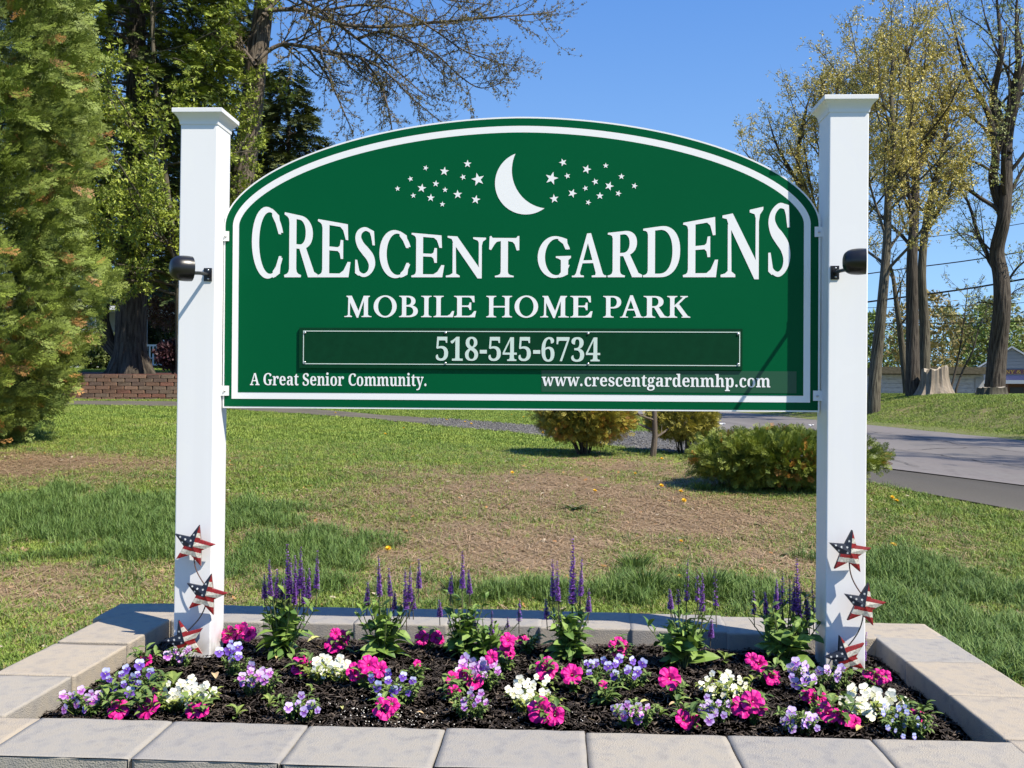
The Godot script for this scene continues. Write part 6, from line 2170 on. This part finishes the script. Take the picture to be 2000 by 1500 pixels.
# ------------------------------------------------------------------ small things
func build_small() -> void:
	# dandelions
	var fl := MB.new()
	for j in 3:
		for k in 14:
			var a := TAU * (k + j * 0.33) / 14
			var d := Vector3(cos(a), 0.25 + 0.45 * j, sin(a)).normalized()
			fl.lens(Vector3.ZERO, d, d.cross(Vector3.UP).normalized(), 0.022, 0.007, Color(0.62, 0.33, 0.005), Color(0.80, 0.50, 0.01))
	var fm := fl.mesh()
	var sm := MB.new()
	sm.tube(PackedVector3Array([Vector3(0, -0.01, 0), Vector3(0.003, 0.05, 0)]), PackedFloat32Array([0.0022, 0.0018]), 5, Color(0.16, 0.2, 0.06))
	var stm := sm.mesh()
	var dl := ["on the bare patch below the round shrub", "on the bare patch left of the wide shrub", "in the shade edge of the wide shrub", "beside the pale weed row", "at the left rim of the bare patch, level with the round shrub", "right of the bare patch's middle", "low down between the grass clumps", "close under the sign's bottom edge, middle", "in the far green lawn under the telephone number", "in the far green lawn right of the sign's middle", "beside another one in the far green lawn", "by the path under the sign's left half", "between the thin trunk and the wide shrub", "behind the fifth salvia", "among brown leaves behind the second salvia", "right of the right post, the nearer of two", "right of the right post, the farther of two", "right of the right post near the dead leaves", "left of the round shrub on the grass across the path", "on the grass across the path under the web address's start", "on the grass across the path under the sign's left half", "just left of the round shrub's crown"]
	var di := 0
	for q in [[1240, 936], [1291, 960], [1329, 972], [1161, 971], [1000, 934], [1335, 990], [1329, 1072], [999, 815], [752, 855], [908, 830], [920, 834], [788, 843], [1292, 905], [1328, 1145], [757, 1087], [1742, 983], [1750, 991], [1744, 1080], [1022, 820], [872, 826], [655, 812], [1060, 852]]:
		var p := stand(q[0], q[1])
		var o := thing("dandelion", "yellow dandelion " + dl[di], "flower", p, "dandelions in the lawn")
		di += 1
		part("bloom", fm, M.petal, o, Transform3D(Basis(Vector3.RIGHT, rng.randf_range(0.0, 0.6)).scaled(Vector3.ONE * rng.randf_range(0.9, 1.3)), Vector3(0.003, 0.05, 0)))
		part("stem", stm, M.leaf, o)
	# broad leaved weeds
	var weeds := ["jagged dark weed in the middle of the bare lawn", "jagged weed right beside the first one", "pale green weed row below the round shrub", "small weed left of the tall salvia spike", "dark dock leaves behind the third salvia", "dark flat weed near the wide shrub", "dark dock leaves left of the right post"]
	var i := 0
	for q in [[1120, 1000, 1.3], [1170, 1008, 1.0], [1180, 955, 1.0], [990, 1105, 0.8], [1150, 1108, 0.8], [1480, 1030, 1.0], [1520, 1090, 0.9]]:
		var p := stand(q[0], q[1])
		var o := thing("weed", weeds[i], "weed", p, "weeds in the lawn")
		for k in 11:
			var m := MB.new()
			var c := Color(0.045, 0.09, 0.03).lerp(Color(0.10, 0.15, 0.045), rng.randf()) if i != 2 else Color(0.17, 0.23, 0.05)
			leafy(m, Vector3.ZERO, Vector3(0, rng.randf_range(0.1, 0.7), 1), 0.10 * q[2] * rng.randf_range(0.6, 1.2), 0.030 * q[2], c, 0.2)
			part("leaf", m.mesh(), M.leaf, o, Transform3D(Basis(Vector3.UP, TAU * k / 11.0 + rng.randf_range(-0.2, 0.2)), Vector3.ZERO))
		i += 1
	# thick grass clumps
	var gl := ["dense dark green grass clump standing alone behind the middle salvia", "grass clump beside the lone dark clump, reaching the planter", "grass clump behind the fifth salvia", "grass clump in the shade edge of the wide shrub", "thin grass clump on the bare lawn's left"]
	i = 0
	for q in [[1240, 1118, 0.135, 0.13], [1262, 1160, 0.16, 0.17], [1390, 1165, 0.14, 0.18], [1372, 962, 0.12, 0.10], [892, 1165, 0.10, 0.12]]:
		var p := stand(q[0], q[1])
		var o := thing("grass_clump", gl[i], "grass clump", p, "grass clumps behind the planter")
		var m := MB.new()
		for k in 260:
			var a := rng.randf() * TAU
			var f := sqrt(rng.randf())
			var b: Vector3 = Vector3(cos(a), 0, sin(a)) * q[2] * 0.5 * f
			var d := (Vector3.UP + Vector3(cos(a), 0, sin(a)) * rng.randf_range(0.1, 0.9) * f + rand_dir() * 0.15).normalized()
			var L: float = q[3] * rng.randf_range(0.6, 1.25)
			var s := d.cross(rand_dir()).normalized() * 0.0022
			var c := Color(0.045, 0.095, 0.018).lerp(Color(0.12, 0.19, 0.035), rng.randf())
			var mid := b + d * L * 0.6
			var tip := b + d * L + Vector3(cos(a), -0.5, sin(a)) * L * 0.18
			m.tri3(b - s, mid - s, mid + s, c, c, c); m.tri3(b - s, mid + s, b + s, c, c, c); m.tri3(mid - s, tip, mid + s, c, c * 1.2, c)
		var g := part("blades", m.mesh(), M.blade, o)
		g.set_meta("kind", "stuff")
		i += 1
	# seedlings and fallen leaves on the mulch
	var sl := ["broad pale leaved seedling left of the left white violas", "small green seedling near the front blocks at left", "leafy seedling between fifth salvia and the right salvia", "small seedling in front of the second salvia", "yellow green seedling at the front right of the middle", "tiny seedling left of the lilac pansies by the front blocks"]
	i = 0
	for q in [[338, 1345, 1.2], [462, 1402, 0.7], [1415, 1298, 1.0], [608, 1355, 0.5], [1290, 1402, 0.6], [525, 1385, 0.7]]:
		var p := level(q[0], q[1], -0.045)
		p.y = mulch_h(p.x, p.z)
		var o := thing("seedling", sl[i], "seedling", p, "seedlings on the mulch")
		for k in 7:
			var m := MB.new()
			leafy(m, Vector3.ZERO, Vector3(0, rng.randf_range(0.3, 1.2), 1), 0.042 * q[2] * rng.randf_range(0.7, 1.2), 0.020 * q[2], Color(0.10, 0.16, 0.03).lerp(Color(0.22, 0.28, 0.06), rng.randf()))
			part("leaf", m.mesh(), M.leaf, o, Transform3D(Basis(Vector3.UP, TAU * k / 7.0), Vector3(0, 0.005 + 0.004 * k, 0)))
		i += 1
	var ft := MB.new()
	leafy(ft, Vector3(0, 0, -0.5), Vector3(0, 0.05, 1), 1.0, 0.45, Color.WHITE, 0.25)
	var fx: Array[Transform3D] = []
	var fc := PackedColorArray()
	for q in [[420, 1325, 0.05], [1555, 1312, 0.055], [1680, 1428, 0.045], [1340, 1362, 0.03], [668, 1386, 0.022], [1205, 1385, 0.025], [880, 1378, 0.024], [1490, 1365, 0.03], [1260, 1375, 0.035], [1315, 1372, 0.03], [540, 1290, 0.024], [615, 1245, 0.06], [820, 1392, 0.024]]:
		var p := level(q[0], q[1], -0.04)
		var s: float = q[2]
		fx.push_back(Transform3D(Basis(Vector3.UP, rng.randf() * TAU).scaled_local(Vector3(s, s, s)), Vector3(p.x, mulch_h(p.x, p.z) + 0.014, p.z)))
		fc.push_back([Color(0.45, 0.36, 0.14), Color(0.40, 0.40, 0.14), Color(0.50, 0.36, 0.20)][rng.randi() % 3])
	tag(many("fallen_leaf", ft.mesh(), M.litter, self, fx, fc), "yellowed fallen leaves lying on the dark mulch", "fallen leaves")
	# white scraps on the asphalt
	i = 0
	for q in [[1410, 832], [1533, 835], [1583, 834], [1546, 848]]:
		var p := stand(q[0], q[1])
		var m := MB.new()
		m.box(Vector3(0, 0.045, 0), Vector3(0.10, 0.012, 0.07), Color.WHITE, Basis(Vector3.UP, rng.randf() * TAU) * Basis(Vector3.RIGHT, 0.25))
		m.box(Vector3(0.04, 0.05, 0.02), Vector3(0.05, 0.014, 0.05), Color.WHITE, Basis(Vector3.UP, rng.randf() * TAU) * Basis(Vector3.RIGHT, -0.35))
		var o := part("paper_scrap", m.mesh(), M.board, self)
		o.position = p
		tag(o, ["small white scrap on the asphalt above the wide shrub's left end", "white scrap on the asphalt above the wide shrub's middle", "white scrap on the asphalt beside the right post", "largest white scrap, on the asphalt just above the wide shrub's top"][i], "litter", "white scraps on the road")
		i += 1
